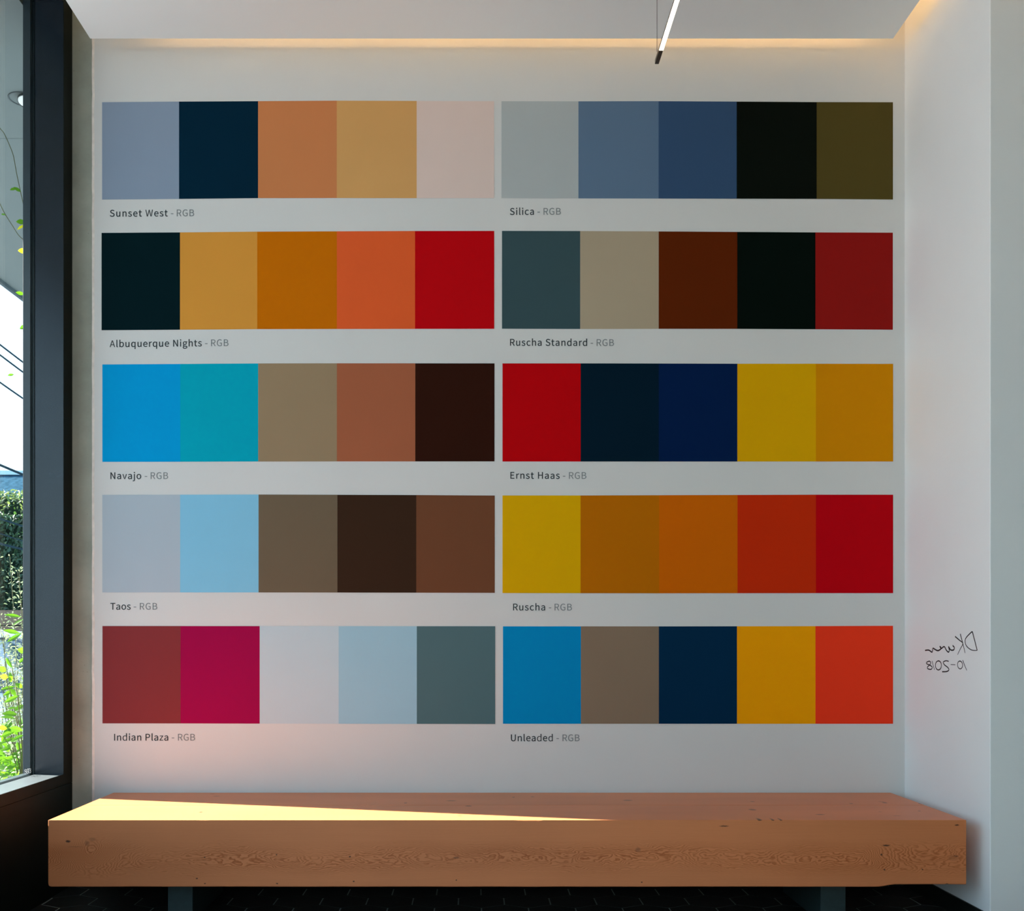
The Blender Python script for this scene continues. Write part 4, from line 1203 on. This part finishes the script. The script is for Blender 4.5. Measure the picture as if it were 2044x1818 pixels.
# big leaved shrub close to the glass
sh = thing('shrub', (P(40, 1500, 5.75).x, 5.75, ZG), 'bright green large leaved shrub close behind the window glass', 'shrub', 'shrubs outside the window')
st, fo = MB(), MB()
r3 = random.Random(21)
BIG = [  # tip and stalk in the photograph, length of leaf follows from them; width in px, depth, 1 = yellow
    (9, 1226, 42, 1231, 9, 5.6, 0), (6, 1257, 40, 1264, 10, 5.6, 0), (24, 1248, 47, 1235, 8, 5.7, 0), (13, 1281, 43, 1264, 9, 5.6, 0), (35, 1296, 52, 1300, 13, 5.6, 0),
    (12, 1312, 24, 1333, 11, 5.6, 0), (38, 1322, 52, 1312, 8, 5.7, 0), (-3, 1331, 12, 1340, 13, 5.6, 0), (0, 1349, 16, 1352, 12, 5.6, 1), (20, 1342, 22, 1362, 9, 5.6, 0),
    (0, 1376, 30, 1370, 8, 5.65, 0), (30, 1364, 46, 1372, 10, 5.6, 0), (6, 1388, 26, 1378, 8, 5.7, 0), (8, 1402, 38, 1388, 10, 5.6, 0), (14, 1414, 34, 1412, 7, 5.55, 0),
    (4, 1424, 34, 1426, 17, 5.6, 0), (26, 1420, 50, 1406, 12, 5.7, 0), (-4, 1452, 14, 1454, 12, 5.6, 1), (12, 1448, 16, 1466, 9, 5.7, 0), (18, 1452, 46, 1458, 12, 5.6, 0),
    (0, 1470, 32, 1458, 10, 5.6, 0), (-2, 1484, 30, 1472, 9, 5.7, 0), (20, 1480, 48, 1466, 9, 5.6, 0), (2, 1498, 26, 1490, 10, 5.6, 0), (24, 1508, 50, 1492, 10, 5.7, 0), (0, 1520, 30, 1510, 11, 5.6, 0),
    (10, 1536, 36, 1524, 10, 5.6, 0), (-6, 1510, 10, 1502, 9, 5.7, 0), (30, 1538, 50, 1522, 9, 5.7, 0), (0, 1552, 24, 1540, 9, 5.6, 0), (44, 1352, 58, 1362, 10, 5.7, 0)]
for tx, ty, bx, by, wd, yy, yel in BIG:
    tip, bs = P(tx, ty, yy - 0.03), P(bx, by, yy)
    add_leaf(fo, bs, tip - bs, (r3.uniform(-.4, .5), -0.9, r3.uniform(.1, .9)), (tip - bs).length, wd / F * yy, yel, fold=.10, curl=.05)
for k in range(260):
    px, py = r3.uniform(-45, 75), 1575 - abs(r3.gauss(0, 1)) * 78
    if py < 1300:
        continue
    yy = r3.uniform(5.6, 6.1)
    c_ = P(px, py, yy)
    d = Vector((r3.uniform(-1, 1), r3.uniform(-1, .3), r3.uniform(-.9, .7)))
    add_leaf(fo, c_, d, (r3.uniform(-1, 1), r3.uniform(-1, 0), 1), r3.uniform(.05, .085), r3.uniform(.022, .036), 1 if r3.random() < .02 else 0)
base = Vector(sh.location)
for ex, ey, yy in ((46, 1240, 5.65), (50, 1268, 5.65), (24, 1333, 5.6), (44, 1372, 5.62), (48, 1300, 5.7), (40, 1392, 5.62), (34, 1430, 5.65), (20, 1470, 5.65), (0, 1460, 5.65), (48, 1450, 5.7), (10, 1350, 5.6)):
    e = P(ex, ey, yy)
    m_ = P(58, max(ey + 60, 1460), yy + .05)
    pts = [base.lerp(m_, i / 6).lerp(m_.lerp(e, i / 6), i / 6) for i in range(7)]
    st.tube(pts, .006, 6, r1=.0018)
st.build('stem', M_STEM, sh)
fo.build('foliage', [M_LEAF, M_LEAFY], sh, recalc=False)

# climbing tendrils on the glass side of the soffit
def vine(pts_px, leaves, y, label):
    pts = [P(a, b_, y) for a, b_ in spline(pts_px, 5)]
    t = thing('climbing_vine', pts[0], label, 'vine', 'vine tendrils outside the window')
    mb = MB()
    mb.tube(pts, .0022, 6, r1=.0016)
    mb.build('stem', M_STEM, t)
    for (tx, ty, bx, by, wd, yel) in leaves:
        tip, bs = P(tx, ty, y - .02), P(bx, by, y)
        l_ = MB()
        add_leaf(l_, bs, tip - bs, (0.25, -1, 0.35), (tip - bs).length, wd / F * y, 0, fold=.08, curl=.05)
        l_.build('leaf', M_LEAFY if yel else M_LEAF, t, recalc=False)
    return t
vine([(-14, 232), (0, 256), (8, 266), (19, 290), (27, 312), (33, 345), (40, 378), (46, 405), (50, 428), (53, 470), (56, 520)],
     [(20, 379, 32, 376, 7, 0), (27, 373, 42, 383, 8, 0), (32, 442, 51, 444, 13, 0), (34, 458, 50, 448, 6, 1), (36, 500, 53, 502, 13, 1)], 5.35,
     'upper vine tendril with green and yellow leaves hanging outside the window')
vine([(-14, 380), (0, 407), (10, 427), (24, 449), (36, 468), (52, 489), (58, 540), (50, 600), (48, 630), (56, 700), (58, 770)],
     [(3, 428, 11, 428, 6, 0), (31, 583, 49, 588, 9, 0), (39, 656, 56, 650, 11, 0), (46, 707, 58, 704, 8, 0), (15, 749, 28, 747, 6, 0)], 5.45,
     'lower vine tendril curling down past the soffit edge outside the window')
